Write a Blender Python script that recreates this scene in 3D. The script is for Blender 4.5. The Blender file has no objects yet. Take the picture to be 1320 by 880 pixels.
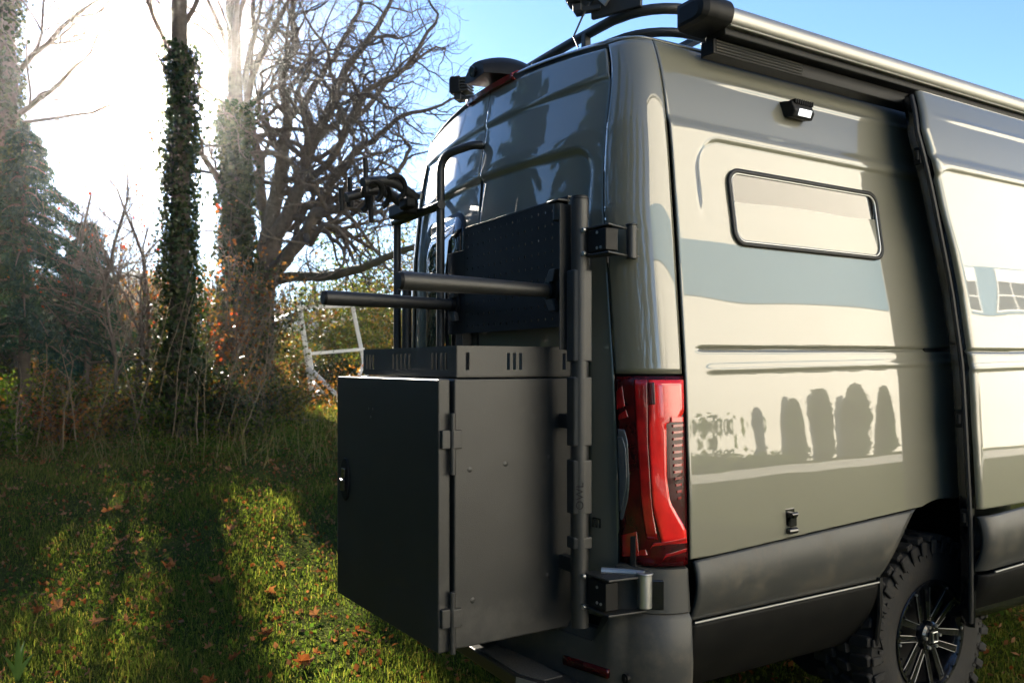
import bpy, bmesh, math, random
import numpy as np
from mathutils import Vector, Matrix

SC = bpy.context.scene
COL = SC.collection
R = math.radians
# ------------------------------------------------------------------ camera
CAM = np.array([3.0, -1.81, 1.57]); FOC = 1040.0; HZ = 470.0
VD = np.array([-.8581, .5135, 0]); VR = np.array([.5135, .8581, 0]); VZ = np.array([0, 0, 1.0])
cd = bpy.data.cameras.new('camera'); cam = bpy.data.objects.new('camera', cd); COL.objects.link(cam)
cam.location = CAM; cam.rotation_euler = (R(90), 0, math.atan2(.8581, .5135))
cd.sensor_width = 36; cd.lens = FOC / 1320 * 36; cd.shift_y = 30 / 1320; cd.clip_end = 3000; cd.clip_start = .05
cd.dof.use_dof = True; cd.dof.focus_distance = 2.9; cd.dof.aperture_fstop = 5.0
SC.camera = cam
# ------------------------------------------------------------------ sky, sun, exposure
SUN_EL = 18.3; SUN_V = np.array([-1.0787, .1447, .3606]); SUN_V = SUN_V / np.linalg.norm(SUN_V)
world = bpy.data.worlds.new('World'); SC.world = world; world.use_nodes = True
wn = world.node_tree.nodes; wl = world.node_tree.links
sky = wn.new('ShaderNodeTexSky'); sky.sky_type = 'NISHITA'; sky.sun_disc = False
sky.sun_elevation = R(SUN_EL); sky.sun_rotation = math.atan2(SUN_V[0], SUN_V[1])
sky.air_density = .75; sky.dust_density = .02; sky.ozone_density = 3.5
bgn = wn['Background']; bgn.inputs['Strength'].default_value = .058
wl.new(sky.outputs[0], bgn.inputs['Color'])
sd = bpy.data.lights.new('sun', 'SUN'); sun = bpy.data.objects.new('sun', sd); COL.objects.link(sun)
sd.energy = 5.0; sd.angle = R(.53); sd.color = (1, .90, .75)
sun.rotation_euler = Vector(SUN_V).to_track_quat('Z', 'Y').to_euler(); sun.location = (-20, 3, 9)
SC.view_settings.view_transform = 'Standard'; SC.view_settings.look = 'None'
SC.view_settings.gamma = 1; SC.view_settings.exposure = 2.55
SC.cycles.max_bounces = 7; SC.cycles.volume_bounces = 0; SC.cycles.caustics_reflective = False; SC.cycles.caustics_refractive = False
SC.cycles.sample_clamp_indirect = 8
# ------------------------------------------------------------------ helpers
rng = np.random.default_rng(7); random.seed(7)
def ray(px, py): return VD + (px - 660) / FOC * VR + VZ * ((HZ - py) / FOC)
def atD(px, py, D): return CAM + D * ray(px, py)
def ss(a, b, x):
    t = np.clip((x - a) / (b - a), 0, 1); return t * t * (3 - 2 * t)
def wloc(o):
    v = Vector((0, 0, 0))
    while o is not None: v += o.location; o = o.parent
    return v
def tag(o, label=None, cat=None, group=None, kind=None):
    if label: o['label'] = label
    if cat: o['category'] = cat
    if group: o['group'] = group
    if kind: o['kind'] = kind
    return o
def thing(name, loc, label, cat, group=None):
    o = bpy.data.objects.new(name, None); COL.objects.link(o); o.location = loc; o.empty_display_size = .1
    return tag(o, label, cat, group)
def mkmesh(name, V, F, mat, parent=None, smooth=False, origin=None, auto=None):
    me = bpy.data.meshes.new(name)
    if parent is not None: off = np.array(wloc(parent))
    elif origin is not None: off = np.array(origin)
    else: off = np.zeros(3)
    V = np.asarray(V, float).reshape(-1, 3) - off
    me.from_pydata(V.tolist(), [], F); me.update()
    if smooth: me.polygons.foreach_set('use_smooth', [True] * len(me.polygons))
    if auto and smooth:
        try: me.set_sharp_from_angle(angle=R(auto))
        except Exception: pass
    me.materials.append(mat)
    o = bpy.data.objects.new(name, me); COL.objects.link(o)
    if parent is not None: o.parent = parent
    elif origin is not None: o.location = origin
    return o
def npmesh(name, V, Q, mat, parent=None, nper=4, attr=None, smooth=False, origin=None):
    """fast mesh, V (n,3), Q (m,k) polygons with k corners; attr = per-vertex float"""
    me = bpy.data.meshes.new(name)
    off = np.array(wloc(parent)) if parent is not None else (np.array(origin) if origin is not None else np.zeros(3))
    V = V - off; k = Q.shape[1]
    me.vertices.add(len(V)); me.vertices.foreach_set('co', V.astype(np.float32).ravel())
    me.loops.add(Q.size); me.loops.foreach_set('vertex_index', Q.astype(np.int32).ravel())
    me.polygons.add(len(Q)); me.polygons.foreach_set('loop_start', np.arange(len(Q), dtype=np.int32) * k)
    if smooth: me.polygons.foreach_set('use_smooth', np.ones(len(Q), bool))
    if attr is not None:
        a = me.attributes.new('rnd', 'FLOAT', 'POINT'); a.data.foreach_set('value', attr.astype(np.float32))
    me.update(calc_edges=True); me.materials.append(mat)
    o = bpy.data.objects.new(name, me); COL.objects.link(o)
    if parent is not None: o.parent = parent
    elif origin is not None: o.location = origin
    return o
def bev(o, w=.003, seg=2, ang=30):
    m = o.modifiers.new('bevel', 'BEVEL'); m.width = w; m.segments = seg; m.limit_method = 'ANGLE'; m.angle_limit = R(ang); m.harden_normals = False
    return o
def solid(o, t=.01, off=-1):
    m = o.modifiers.new('solid', 'SOLIDIFY'); m.thickness = t; m.offset = off; return o
class MB:
    def __init__(s): s.v = []; s.f = []
    def add(s, V, F):
        n = len(s.v); s.v.extend([tuple(map(float, p)) for p in V]); s.f.extend([tuple(i + n for i in q) for q in F]); return s
    def box(s, c, size, M=None):
        c = np.array(c, float); h = np.array(size, float) / 2
        P = np.array([[x, y, z] for z in (-1, 1) for y in (-1, 1) for x in (-1, 1)]) * h
        if M is not None: P = P @ np.array(M).T
        return s.add(P + c, [(0, 2, 3, 1), (4, 5, 7, 6), (0, 1, 5, 4), (2, 6, 7, 3), (0, 4, 6, 2), (1, 3, 7, 5)])
    def bx(s, x0, x1, y0, y1, z0, z1): return s.box(((x0 + x1) / 2, (y0 + y1) / 2, (z0 + z1) / 2), (x1 - x0, y1 - y0, z1 - z0))
    def tube(s, path, rad, n=12, cap=True, sx=1.0):
        path = [np.array(p, float) for p in path]; m = len(path)
        if np.isscalar(rad): rad = [rad] * m
        up = None; V = []
        for i, p in enumerate(path):
            t = path[min(i + 1, m - 1)] - path[max(i - 1, 0)]; L = np.linalg.norm(t); t = t / (L if L else 1)
            if up is None:
                up = np.cross(t, [0, 0, 1.0]) if abs(t[2]) < .9 else np.cross(t, [1.0, 0, 0])
            up = up - t * (up @ t); up /= np.linalg.norm(up); b = np.cross(t, up)
            for k in range(n):
                a = 2 * math.pi * k / n
                V.append(p + rad[i] * (math.cos(a) * up * sx + math.sin(a) * b))
        F = [(i * n + k, i * n + (k + 1) % n, (i + 1) * n + (k + 1) % n, (i + 1) * n + k) for i in range(m - 1) for k in range(n)]
        if cap: F += [tuple(range(n - 1, -1, -1)), tuple((m - 1) * n + k for k in range(n))]
        return s.add(V, F)
    def cyl(s, p0, p1, r0, r1=None, n=20): return s.tube([p0, p1], [r0, r0 if r1 is None else r1], n)
    def prism(s, pts, vec):
        n = len(pts); pts = [np.array(p, float) for p in pts]; vec = np.array(vec, float)
        V = pts + [p + vec for p in pts]
        F = [tuple(range(n - 1, -1, -1)), tuple(range(n, 2 * n))] + [(i, (i + 1) % n, n + (i + 1) % n, n + i) for i in range(n)]
        return s.add(V, F)
    def grid(s, P):
        """P[i][j] points"""
        P = np.asarray(P, float); a, b = P.shape[:2]
        return s.add(P.reshape(-1, 3), [(i * b + j, i * b + j + 1, (i + 1) * b + j + 1, (i + 1) * b + j) for i in range(a - 1) for j in range(b - 1)])
    def lathe(s, prof, c, axis, n=40):
        """prof: (radius, along) pairs; axis 0=x"""
        V = []
        for (r, h) in prof:
            for k in range(n):
                a = 2 * math.pi * k / n; V.append(np.array(c) + np.array([h, r * math.cos(a), r * math.sin(a)]))
        m = len(prof)
        return s.add(V, [(i * n + k, i * n + (k + 1) % n, (i + 1) * n + (k + 1) % n, (i + 1) * n + k) for i in range(m - 1) for k in range(n)])
    def build(s, name, mat, parent=None, smooth=False, origin=None, auto=35): return mkmesh(name, s.v, s.f, mat, parent, smooth, origin, auto)
def holed_plate(xs, zs, holes, thick):
    """plate in (u,v) with rectangular holes on cells; returns MB-like verts (u,v,t)"""
    b = MB()
    for i in range(len(xs) - 1):
        for j in range(len(zs) - 1):
            if (i, j) in holes: continue
            b.add([(xs[i], zs[j], 0), (xs[i + 1], zs[j], 0), (xs[i + 1], zs[j + 1], 0), (xs[i], zs[j + 1], 0)], [(0, 1, 2, 3)])
    return b
def arc(c, r, a0, a1, n): return [(c[0] + r * math.cos(a0 + (a1 - a0) * i / n), c[1] + r * math.sin(a0 + (a1 - a0) * i / n)) for i in range(n + 1)]
def rrect(y0, y1, z0, z1, r, n=8):
    P = []
    for (cx, cz, a) in ((y1 - r, z1 - r, 0), (y0 + r, z1 - r, 90), (y0 + r, z0 + r, 180), (y1 - r, z0 + r, 270)):
        P += arc((cx, cz), r, R(a), R(a + 90), n)
    return P
# ------------------------------------------------------------------ materials
def mat(name, col, rough=.5, col2=None, scale=8, metal=0, coat=0, coat_ior=1.5, bump=0, bscale=200, spec=.5, trans=0, emit=None, attr=False, detail=6, sub=0, cols=None, coatr=.02, dirt=None):
    m = bpy.data.materials.new(name); m.use_nodes = True; nt = m.node_tree; N = nt.nodes; L = nt.links
    b = N['Principled BSDF']; b.inputs['Roughness'].default_value = rough; b.inputs['Metallic'].default_value = metal
    b.inputs['Coat Weight'].default_value = coat; b.inputs['Coat IOR'].default_value = coat_ior; b.inputs['Coat Roughness'].default_value = coatr
    b.inputs['Specular IOR Level'].default_value = spec
    if trans: b.inputs['Transmission Weight'].default_value = trans
    if emit: b.inputs['Emission Color'].default_value = (*emit[:3], 1); b.inputs['Emission Strength'].default_value = emit[3]
    tc = N.new('ShaderNodeTexCoord')
    stops = cols or ([col, col2] if col2 else None)
    if stops:
        rp = N.new('ShaderNodeValToRGB'); el = rp.color_ramp.elements
        while len(el) < len(stops): el.new(.5)
        for i, c in enumerate(stops):
            el[i].position = (i / (len(stops) - 1)) if attr else .3 + .4 * i / (len(stops) - 1); el[i].color = (*c, 1)
        if attr:
            at = N.new('ShaderNodeAttribute'); at.attribute_name = 'rnd'; L.new(at.outputs['Fac'], rp.inputs[0])
        else:
            nz = N.new('ShaderNodeTexNoise'); nz.inputs['Scale'].default_value = scale; nz.inputs['Detail'].default_value = detail
            L.new(tc.outputs['Object'], nz.inputs['Vector']); L.new(nz.outputs['Fac'], rp.inputs[0])
        L.new(rp.outputs[0], b.inputs['Base Color'])
    else: b.inputs['Base Color'].default_value = (*col, 1)
    if dirt:                                                        # dried splashes and dust with a shape of their own
        dn = N.new('ShaderNodeTexNoise'); dn.inputs['Scale'].default_value = dirt[2]; dn.inputs['Detail'].default_value = 15; dn.inputs['Roughness'].default_value = .72
        L.new(tc.outputs['Object'], dn.inputs['Vector']); dr_ = N.new('ShaderNodeValToRGB'); e_ = dr_.color_ramp.elements
        e_[0].position = dirt[1] - .10; e_[0].color = (0, 0, 0, 1); e_[1].position = dirt[1] + .16; e_[1].color = (.75, .75, .75, 1); L.new(dn.outputs['Fac'], dr_.inputs[0])
        dm = N.new('ShaderNodeMixRGB'); dm.inputs[2].default_value = (*dirt[0], 1); L.new(dr_.outputs[0], dm.inputs[0])
        src = b.inputs['Base Color'].links[0].from_socket if b.inputs['Base Color'].is_linked else None
        if src: L.new(src, dm.inputs[1])
        else: dm.inputs[1].default_value = (*col, 1)
        L.new(dm.outputs[0], b.inputs['Base Color'])
        ma = N.new('ShaderNodeMapRange'); ma.inputs['To Min'].default_value = rough; ma.inputs['To Max'].default_value = min(1, rough + .35); L.new(dr_.outputs[0], ma.inputs['Value']); L.new(ma.outputs[0], b.inputs['Roughness'])
    if bump:
        n2 = N.new('ShaderNodeTexNoise'); n2.inputs['Scale'].default_value = bscale; n2.inputs['Detail'].default_value = 4
        L.new(tc.outputs['Object'], n2.inputs['Vector'])
        bp = N.new('ShaderNodeBump'); bp.inputs['Strength'].default_value = 1; bp.inputs['Distance'].default_value = bump
        L.new(n2.outputs['Fac'], bp.inputs['Height']); L.new(bp.outputs[0], b.inputs['Normal'])
    return m
def leafmat(name, cols, trans=.35, rough=.45, spec=.2, tm=(1.5, 1.6, .7)):
    """two-sided leaf: diffuse + translucent + thin gloss, colour from per-vertex attribute"""
    m = bpy.data.materials.new(name); m.use_nodes = True; nt = m.node_tree; N = nt.nodes; L = nt.links
    b = N['Principled BSDF']; b.inputs['Roughness'].default_value = rough; b.inputs['Specular IOR Level'].default_value = spec
    at = N.new('ShaderNodeAttribute'); at.attribute_name = 'rnd'; rp = N.new('ShaderNodeValToRGB'); el = rp.color_ramp.elements
    while len(el) < len(cols): el.new(.5)
    for i, c in enumerate(cols): el[i].position = i / (len(cols) - 1); el[i].color = (*c, 1)
    L.new(at.outputs['Fac'], rp.inputs[0]); L.new(rp.outputs[0], b.inputs['Base Color'])
    tr = N.new('ShaderNodeBsdfTranslucent'); mu = N.new('ShaderNodeMixRGB'); mu.blend_type = 'MULTIPLY'; mu.inputs[0].default_value = 1; mu.inputs[2].default_value = (*tm, 1)
    L.new(rp.outputs[0], mu.inputs[1]); L.new(mu.outputs[0], tr.inputs[0])
    mx = N.new('ShaderNodeMixShader'); mx.inputs[0].default_value = trans
    L.new(b.outputs[0], mx.inputs[1]); L.new(tr.outputs[0], mx.inputs[2]); L.new(mx.outputs[0], N['Material Output'].inputs['Surface'])
    return m
M = {}
M['paint'] = mat('greige_paint', (.142, .138, .102), .45, coat=1, coat_ior=1.75, bump=.00012, bscale=26, coatr=.012)
M['gap'] = mat('gap_black', (.004, .004, .004), .8)
M['char'] = mat('charcoal_cladding', (.040, .041, .039), .40, (.046, .046, .043), 3, bump=.0003, bscale=500, spec=.35, dirt=((.11, .095, .07), .60, 7))
M['powder'] = mat('black_powder_coat', (.019, .019, .018), .43, (.025, .025, .024), 6, bump=.0006, bscale=420, spec=.5, dirt=((.075, .07, .06), .66, 3.5))
M['black'] = mat('black_plastic', (.008, .008, .008), .5, (.011, .011, .0105), 20, spec=.2)
M['gloss'] = mat('gloss_black', (.008, .008, .009), .22, coat=.6)
M['rubber'] = mat('tyre_rubber', (.016, .016, .016), .72, (.022, .021, .02), 14, bump=.001, bscale=90, spec=.22, dirt=((.07, .055, .036), .64, 16))
M['alu'] = mat('awning_aluminium', (.36, .35, .33), .46, (.41, .40, .37), 2, metal=.8)
M['silver'] = mat('silver_metal', (.55, .55, .53), .35, (.48, .48, .47), 30, metal=.9)
M['bright'] = mat('bright_trim', (.5, .5, .48), .3, metal=.7)
M['glass'] = mat('tinted_glass', (.010, .010, .010), .02, coat=1, coat_ior=1.5, spec=.5, coatr=.0)
M['red'] = mat('red_lens', (.16, .004, .005), .15, (.34, .008, .009), 22, coat=1, coat_ior=1.45, coatr=0)
M['redbright'] = mat('bright_red_lens', (.85, .022, .02), .12, (.55, .012, .012), 14, coat=1, coat_ior=1.45, coatr=0)
M['reddark'] = mat('smoked_red_lens', (.02, .002, .003), .25, (.06, .003, .004), 18, spec=.2, coat=.5, coat_ior=1.45, coatr=0)
M['clear'] = mat('smoked_clear_lens', (.06, .07, .075), .1, coat=1, coatr=0)
M['lamp'] = mat('lamp_lens', (.8, .82, .85), .1, coat=1, emit=(.95, 1, 1, .35))
M['trim'] = mat('satin_trim', (.22, .22, .21), .42, metal=.6)
M['sill'] = mat('sill_plastic', (.006, .006, .006), .6, (.010, .010, .009), 9, spec=.08)
M['seal'] = mat('rubber_seal', (.010, .010, .010), .55)
M['grip'] = mat('grip_tape', (.03, .03, .03), .85, (.07, .07, .066), 160, bump=.002, bscale=350)
M['bark'] = mat('oak_bark', (.060, .046, .034), .9, (.115, .09, .066), 10, bump=.02, bscale=14)
M['mossbark'] = mat('mossy_bark', (.05, .055, .022), .9, (.10, .075, .045), 4, bump=.02, bscale=14)
M['twig'] = mat('twig_brown', (.085, .062, .046), .9, (.13, .10, .075), 5)
M['dry'] = mat('dry_stem', (.20, .15, .09), .9, (.12, .085, .05), 4)
M['ivy'] = leafmat('ivy_leaves', [(.012, .022, .009), (.020, .036, .012), (.035, .05, .018), (.07, .07, .028)], .18, .5)
M['needle'] = leafmat('conifer_needles', [(.008, .032, .030), (.013, .045, .040), (.022, .06, .042), (.045, .075, .03)], .2, .7, .05)
M['bush'] = leafmat('bush_leaves', [(.03, .05, .012), (.06, .085, .018), (.12, .115, .025), (.17, .13, .03), (.20, .08, .02)], .4)
M['green'] = leafmat('green_undergrowth', [(.02, .045, .010), (.04, .08, .016), (.075, .11, .022), (.12, .12, .03)], .4, .9, 0)
M['russet'] = leafmat('russet_leaves', [(.10, .03, .012), (.20, .07, .02), (.30, .13, .04), (.12, .07, .03)], .4)
M['redleaf'] = leafmat('red_leaves', [(.20, .02, .012), (.32, .05, .02), (.28, .09, .03)], .4)
M['grass'] = leafmat('grass_blades', [(.024, .046, .011), (.048, .078, .016), (.10, .125, .028), (.16, .155, .042), (.24, .17, .07)], .5, .8, 0, (1.75, 1.75, .8))
M['litter'] = leafmat('fallen_leaf_brown', [(.12, .045, .018), (.20, .08, .03), (.27, .145, .075), (.16, .095, .055)], .25, .9, 0, (1.6, 1.2, .7))
M['arbor'] = leafmat('arborvitae_leaves', [(.02, .04, .012), (.035, .06, .016), (.05, .08, .02)], .15)
M['wall'] = mat('cream_render', (.71, .685, .61), .85, (.75, .72, .645), .6)
M['band'] = mat('blue_cladding', (.10, .21, .30), .6, (.115, .235, .33), .6)
M['wood'] = mat('weathered_white_paint', (.74, .73, .70), .8, (.82, .81, .78), 7, bump=.003, bscale=30)
M['concrete'] = mat('pale_concrete', (.52, .50, .45), .9, (.58, .56, .50), .8)

# ------------------------------------------------------------------ terrain
def terr(x, y):
    x = np.asarray(x, float); y = np.asarray(y, float)
    s = -x - 2.0
    A = ss(0, 9, s)
    k = np.clip(.48 + .02 * y, .3, .75)
    far = .10 * np.clip(s - 20, 0, 45)
    z = A * k + far
    bumps = .03 * np.sin(x * 1.7 + 1.3 * np.sin(y * 1.1)) * np.sin(y * 1.9 + .5 * x) * np.clip((np.hypot(x - 1, y - 2) - 2.5) / 3, 0, 1) * (x < 6)
    return z + bumps
def ground_material():
    m = bpy.data.materials.new('grassy_soil'); m.use_nodes = True; nt = m.node_tree; N = nt.nodes; L = nt.links
    b = N['Principled BSDF']; b.inputs['Roughness'].default_value = 1; b.inputs['Specular IOR Level'].default_value = 0
    tc = N.new('ShaderNodeTexCoord')
    n1 = N.new('ShaderNodeTexNoise'); n1.inputs['Scale'].default_value = 2.2; n1.inputs['Detail'].default_value = 12
    n2 = N.new('ShaderNodeTexNoise'); n2.inputs['Scale'].default_value = 38; n2.inputs['Detail'].default_value = 8
    r1 = N.new('ShaderNodeValToRGB'); e = r1.color_ramp.elements; e[0].position = .35; e[0].color = (.030, .050, .012, 1); e[1].position = .68; e[1].color = (.075, .085, .022, 1)
    r2 = N.new('ShaderNodeValToRGB'); e = r2.color_ramp.elements; e[0].position = .38; e[0].color = (.020, .018, .008, 1); e[1].position = .62; e[1].color = (.085, .095, .03, 1)
    mx = N.new('ShaderNodeMixRGB'); mx.inputs[0].default_value = .5
    for n in (n1, n2): L.new(tc.outputs['Object'], n.inputs['Vector'])
    L.new(n1.outputs['Fac'], r1.inputs[0]); L.new(n2.outputs['Fac'], r2.inputs[0]); L.new(r1.outputs[0], mx.inputs[1]); L.new(r2.outputs[0], mx.inputs[2])
    L.new(mx.outputs[0], b.inputs['Base Color'])
    bp = N.new('ShaderNodeBump'); bp.inputs['Distance'].default_value = .05; L.new(n2.outputs['Fac'], bp.inputs['Height']); L.new(bp.outputs[0], b.inputs['Normal'])
    return m
def axis(lo, hi, fine_lo, fine_hi, step, grow=1.35):
    a = list(np.arange(fine_lo, fine_hi + 1e-6, step)); s = step
    while a[-1] < hi: s *= grow; a.append(min(a[-1] + s, hi))
    s = step
    while a[0] > lo: s *= grow; a.insert(0, max(a[0] - s, lo))
    return np.array(a)
gx = axis(-900, 700, -16, 6, .25); gy = axis(-800, 900, -6, 9, .25)
GX, GY = np.meshgrid(gx, gy, indexing='ij')
GZ = terr(GX, GY)
GP = np.stack([GX, GY, GZ], -1); a, b_ = GX.shape
idx = np.arange(a * b_).reshape(a, b_)
ground = npmesh('ground', GP.reshape(-1, 3), np.stack([idx[:-1, :-1], idx[1:, :-1], idx[1:, 1:], idx[:-1, 1:]], -1).reshape(-1, 4), ground_material(), smooth=True)
tag(ground, kind='structure')
# driveway in front of the building (seen mirrored in the van's side)
drv = MB(); drv.grid([[(x, y, .006) for y in (-60, -30, 0, 30, 60, 90)] for x in (10.6, 12.4, 14.6)])
tag(drv.build('driveway', M['concrete']), kind='structure')
# far hill beyond the field
hp = []
for i in range(60):
    y = -260 + i * 14; h = 26 + 9 * math.sin(i * .37) + 5 * math.sin(i * .9 + 1)
    hp.append([(-165 - 40 * (j / 6), y * .55, 4 + (h * .5) * math.sin(j / 6 * math.pi / 2)) for j in range(7)])
hm = mat('hill_woods', (.045, .06, .05), .95, (.08, .09, .07), .06)
hb = MB(); hb.grid(hp); tag(hb.build('hill', hm, smooth=True), kind='structure')

# ================================================================== VAN
ZT = [.30, .45, .6, .93, 1.2, 1.53, 2.01, 2.33, 2.5, 2.62, 2.70, 2.74]
WT = [.965, .99, 1.003, 1.010, 1.003, .987, .949, .919, .895, .868, .838, .815]
_cz = np.linspace(.3, 2.74, 245); _cw = np.interp(_cz, ZT, WT)
_k = np.hanning(31); _k /= _k.sum(); _cw = np.convolve(np.pad(_cw, 15, mode='reflect', reflect_type='odd'), _k, 'valid')
def w(z): return np.interp(z, _cz, _cw)
def y0(z): return np.interp(z, [.5, 2.1, 2.4, 2.75], [-.205, -.205, -.178, -.115])
def yr(x, z): return y0(z) + .14 * x * x                     # rear face
def xg(z): return w(z) - .155 + .045 * ss(2.2, 2.7, z)         # rear door outer gap
def ztop(x): return 2.742 - .06 * x * x
YS = .055                                                       # rear edge of the quarter panel
def corner(t, z, off=0.0):
    """t 0..1 from rear door gap to the quarter panel"""
    A = np.array([xg(z), yr(xg(z), z)]); B = np.array([w(z), YS]); C = np.array([w(z) - .004, yr(xg(z), z) + .022])
    p = (1 - t) ** 2 * A + 2 * t * (1 - t) * C + t * t * B
    g = 2 * (1 - t) * (C - A) + 2 * t * (B - C); n = np.array([g[1], -g[0]]); n /= np.linalg.norm(n)
    return np.array([p[0] + n[0] * off, p[1] + n[1] * off, z])
van = thing('camper_van', (0, 2.3, 0), 'greige high-roof camper van with charcoal lower cladding, parked on the grass', 'van')
# inner shell: dark, 18 mm inside the panels
def outline(z, ins):
    P = [(w(z) - ins, y) for y in (5.6, 4, 2.4, 1.0, .06)]
    P += [tuple(corner(t, z, -ins)[:2]) for t in (.85, .7, .5, .3, .12)]
    P += [(x, yr(x, z) + ins) for x in (.7, .35, 0)]
    return P + [(-x, y) for (x, y) in P[-2::-1]]
sh = MB(); zz = list(np.linspace(1.03, 2.70, 22)); n_o = len(outline(1.0, .018))
for i, z in enumerate(zz): sh.v += [(x, y, float(z)) for (x, y) in outline(z, .05)]
sh.f += [(i * n_o + k, i * n_o + (k + 1) % n_o, (i + 1) * n_o + (k + 1) % n_o, (i + 1) * n_o + k) for i in range(len(zz) - 1) for k in range(n_o)]
sh.f += [tuple(range(n_o)), tuple(range((len(zz) - 1) * n_o, len(zz) * n_o))]
sh.build('inner_shell', M['gap'], van)
ub = MB(); ub.bx(-.62, .62, .1, 5.5, .36, 1.02); ub.bx(-.95, .95, 2.3, 5.4, .45, 1.02); ub.bx(-.93, .93, -.1, .9, .62, 1.02)
bev(ub.build('underbody', M['gap'], van), .02)
# --- quarter panel with pressings
WY, WZ, WR = 1.47, .605, .405                                   # wheel arch
def zclad(y): return .926 + .052 * np.clip((y - .07) / 1.05, 0, 1.6)
def zbot(y):
    y = np.asarray(y, float); d2 = WR ** 2 - (y - WY) ** 2
    return np.maximum(zclad(y), np.where(d2 > 0, WZ + np.sqrt(np.maximum(d2, 0)), 0) + .0)
def relief(y, z, y_in):
    y = np.asarray(y, float); z = np.asarray(z, float)
    d = .0055 * np.exp(-((z - 2.59) / .009) ** 2) * ss(y_in + .12, y_in + .45, y)          # upper bead
    d = d + .009 * ss(2.425, 2.392, z)                                                        # shoulder step
    # rounded pressing around the window
    qy = (y_in + .11) - y + .13; qz = z - 2.372 + .13
    sdf = np.minimum(np.maximum(qy, qz), 0) + np.hypot(np.maximum(qy, 0), np.maximum(qz, 0)) - .13
    d = d - .010 * ss(.004, -.018, sdf) * ss(2.02, 2.24, z)
    d = d - .010 * np.exp(-((z - 1.622 - .008 * (y - y_in)) / .006) ** 2) * ss(y_in + .05, y_in + .09, y)   # slide-rail groove
    d = d + .0045 * np.exp(-((z - 1.552 - .018 * (y - y_in)) / .011) ** 2) * ss(y_in + .08, y_in + .13, y)    # waist bead
    d = d - .0016 * np.exp(-((z - 1.33) / .085) ** 2)
    d = d + .0004 * np.sin(6.3 * y + 2.1 * z + 1) * np.sin(4.7 * z + 2.9 * y) + .0001 * np.sin(17 * y + 5 * z) * np.sin(13 * z - 4 * y)
    return d
def side_grid(ys, zs, off, sgn=1, zb=None, yfix=None, rel=True, y_in=YS):
    P = np.zeros((len(ys), len(zs), 3))
    for i, y in enumerate(ys):
        z = zs.copy() if zb is None else np.maximum(zs, zb(y))
        yy = np.full(len(z), y) if yfix is None else yfix(y, z)
        x = w(z) + off + (relief(yy, z, y_in) if rel else 0)
        P[i] = np.stack([x * sgn, yy, z], -1)
    return P
def clean(o):
    bm = bmesh.new(); bm.from_mesh(o.data); bmesh.ops.dissolve_degenerate(bm, dist=1e-5, edges=bm.edges); bmesh.ops.remove_doubles(bm, verts=bm.verts, dist=1e-5)
    bmesh.ops.recalc_face_normals(bm, faces=bm.faces); bm.to_mesh(o.data); bm.free(); return o
ys = np.linspace(YS + .004, 2.2, 190); zs = np.linspace(.93, 2.70, 300)
g = MB(); g.grid(side_grid(ys, zs, 0, 1, zbot))
solid(clean(g.build('quarter_panel', M['paint'], van, True, auto=60)), .008, 0)
g = MB(); g.grid(side_grid(np.linspace(YS + .004, 5.4, 40), np.linspace(.93, 2.70, 90), 0, -1))
solid(clean(g.build('side_panel', M['paint'], van, True, auto=60)), .008, 0)
g = MB(); g.grid(side_grid(np.linspace(2.9, 5.4, 40), np.linspace(.5, 2.70, 90), 0, 1))
solid(clean(g.build('side_panel', M['paint'], van, True, auto=60)), .008, 0)
# --- cladding
def arch_y(z): return WY - np.sqrt(np.maximum((WR + .012) ** 2 - (z - WZ) ** 2, .0))
def clad_grid(z0f, z1f, offf, y1f, ya=.07, nz=26, ny=50):
    P = np.zeros((ny, nz, 3))
    for j in range(nz):
        for i in range(ny):
            v = j / (nz - 1)
            y = ya + (1.2 - ya) * i / (ny - 1); z = z0f(y) + v * (z1f(y) - z0f(y)); ye = y1f(z); y = ya + (ye - ya) * i / (ny - 1)
            z = z0f(y) + v * (z1f(y) - z0f(y))
            P[i, j] = (w(z) + offf(v), y, z)
    return P
g = MB(); g.grid(clad_grid(lambda y: .724, lambda y: zclad(y) - .006, lambda v: -.006 + .032 * math.sin(math.pi * min(1, .12 + .95 * (1 - v))) ** .8, arch_y))
solid(g.build('lower_cladding', M['char'], van, True, auto=70), .012, -1)
g = MB(); g.grid(clad_grid(lambda y: .44, lambda y: .712, lambda v: -.125 + .13 * math.sin(v * math.pi / 2), lambda z: np.minimum(arch_y(z), 1.045)))
solid(g.build('sill_cladding', M['sill'], van, True, auto=70), .012, -1)
g = MB(); g.tube([(w(.718) + .018, .075, .718), (w(.718) + .018, .5, .718), (w(.718) + .018, 1.05, .718)], .0042, 8)
g.build('trim_strip', M['trim'], van, True)
g = MB(); g.tube([(w(.7) + .012, 1.062, .735), (w(.7) + .014, 1.06, .6), (w(.6) - .01, 1.075, .46)], .012, 8); g.build('mud_guard_edge', M['black'], van, True)
# wheel housing
g = MB(); P = []
for a_ in np.linspace(R(-25), R(205), 30):
    P.append([(x, WY + (WR - .004) * math.cos(a_) * 1.0, WZ + (WR - .004) * math.sin(a_)) for x in (w(1.0) - .004, .9, .55)])
g.grid(P); g.add([(.55, WY + .5 * math.cos(a_), WZ + .5 * math.sin(a_)) for a_ in np.linspace(0, 2 * math.pi, 24, endpoint=False)], [tuple(range(24))])
g.build('wheel_housing', M['gap'], van, True)
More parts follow.
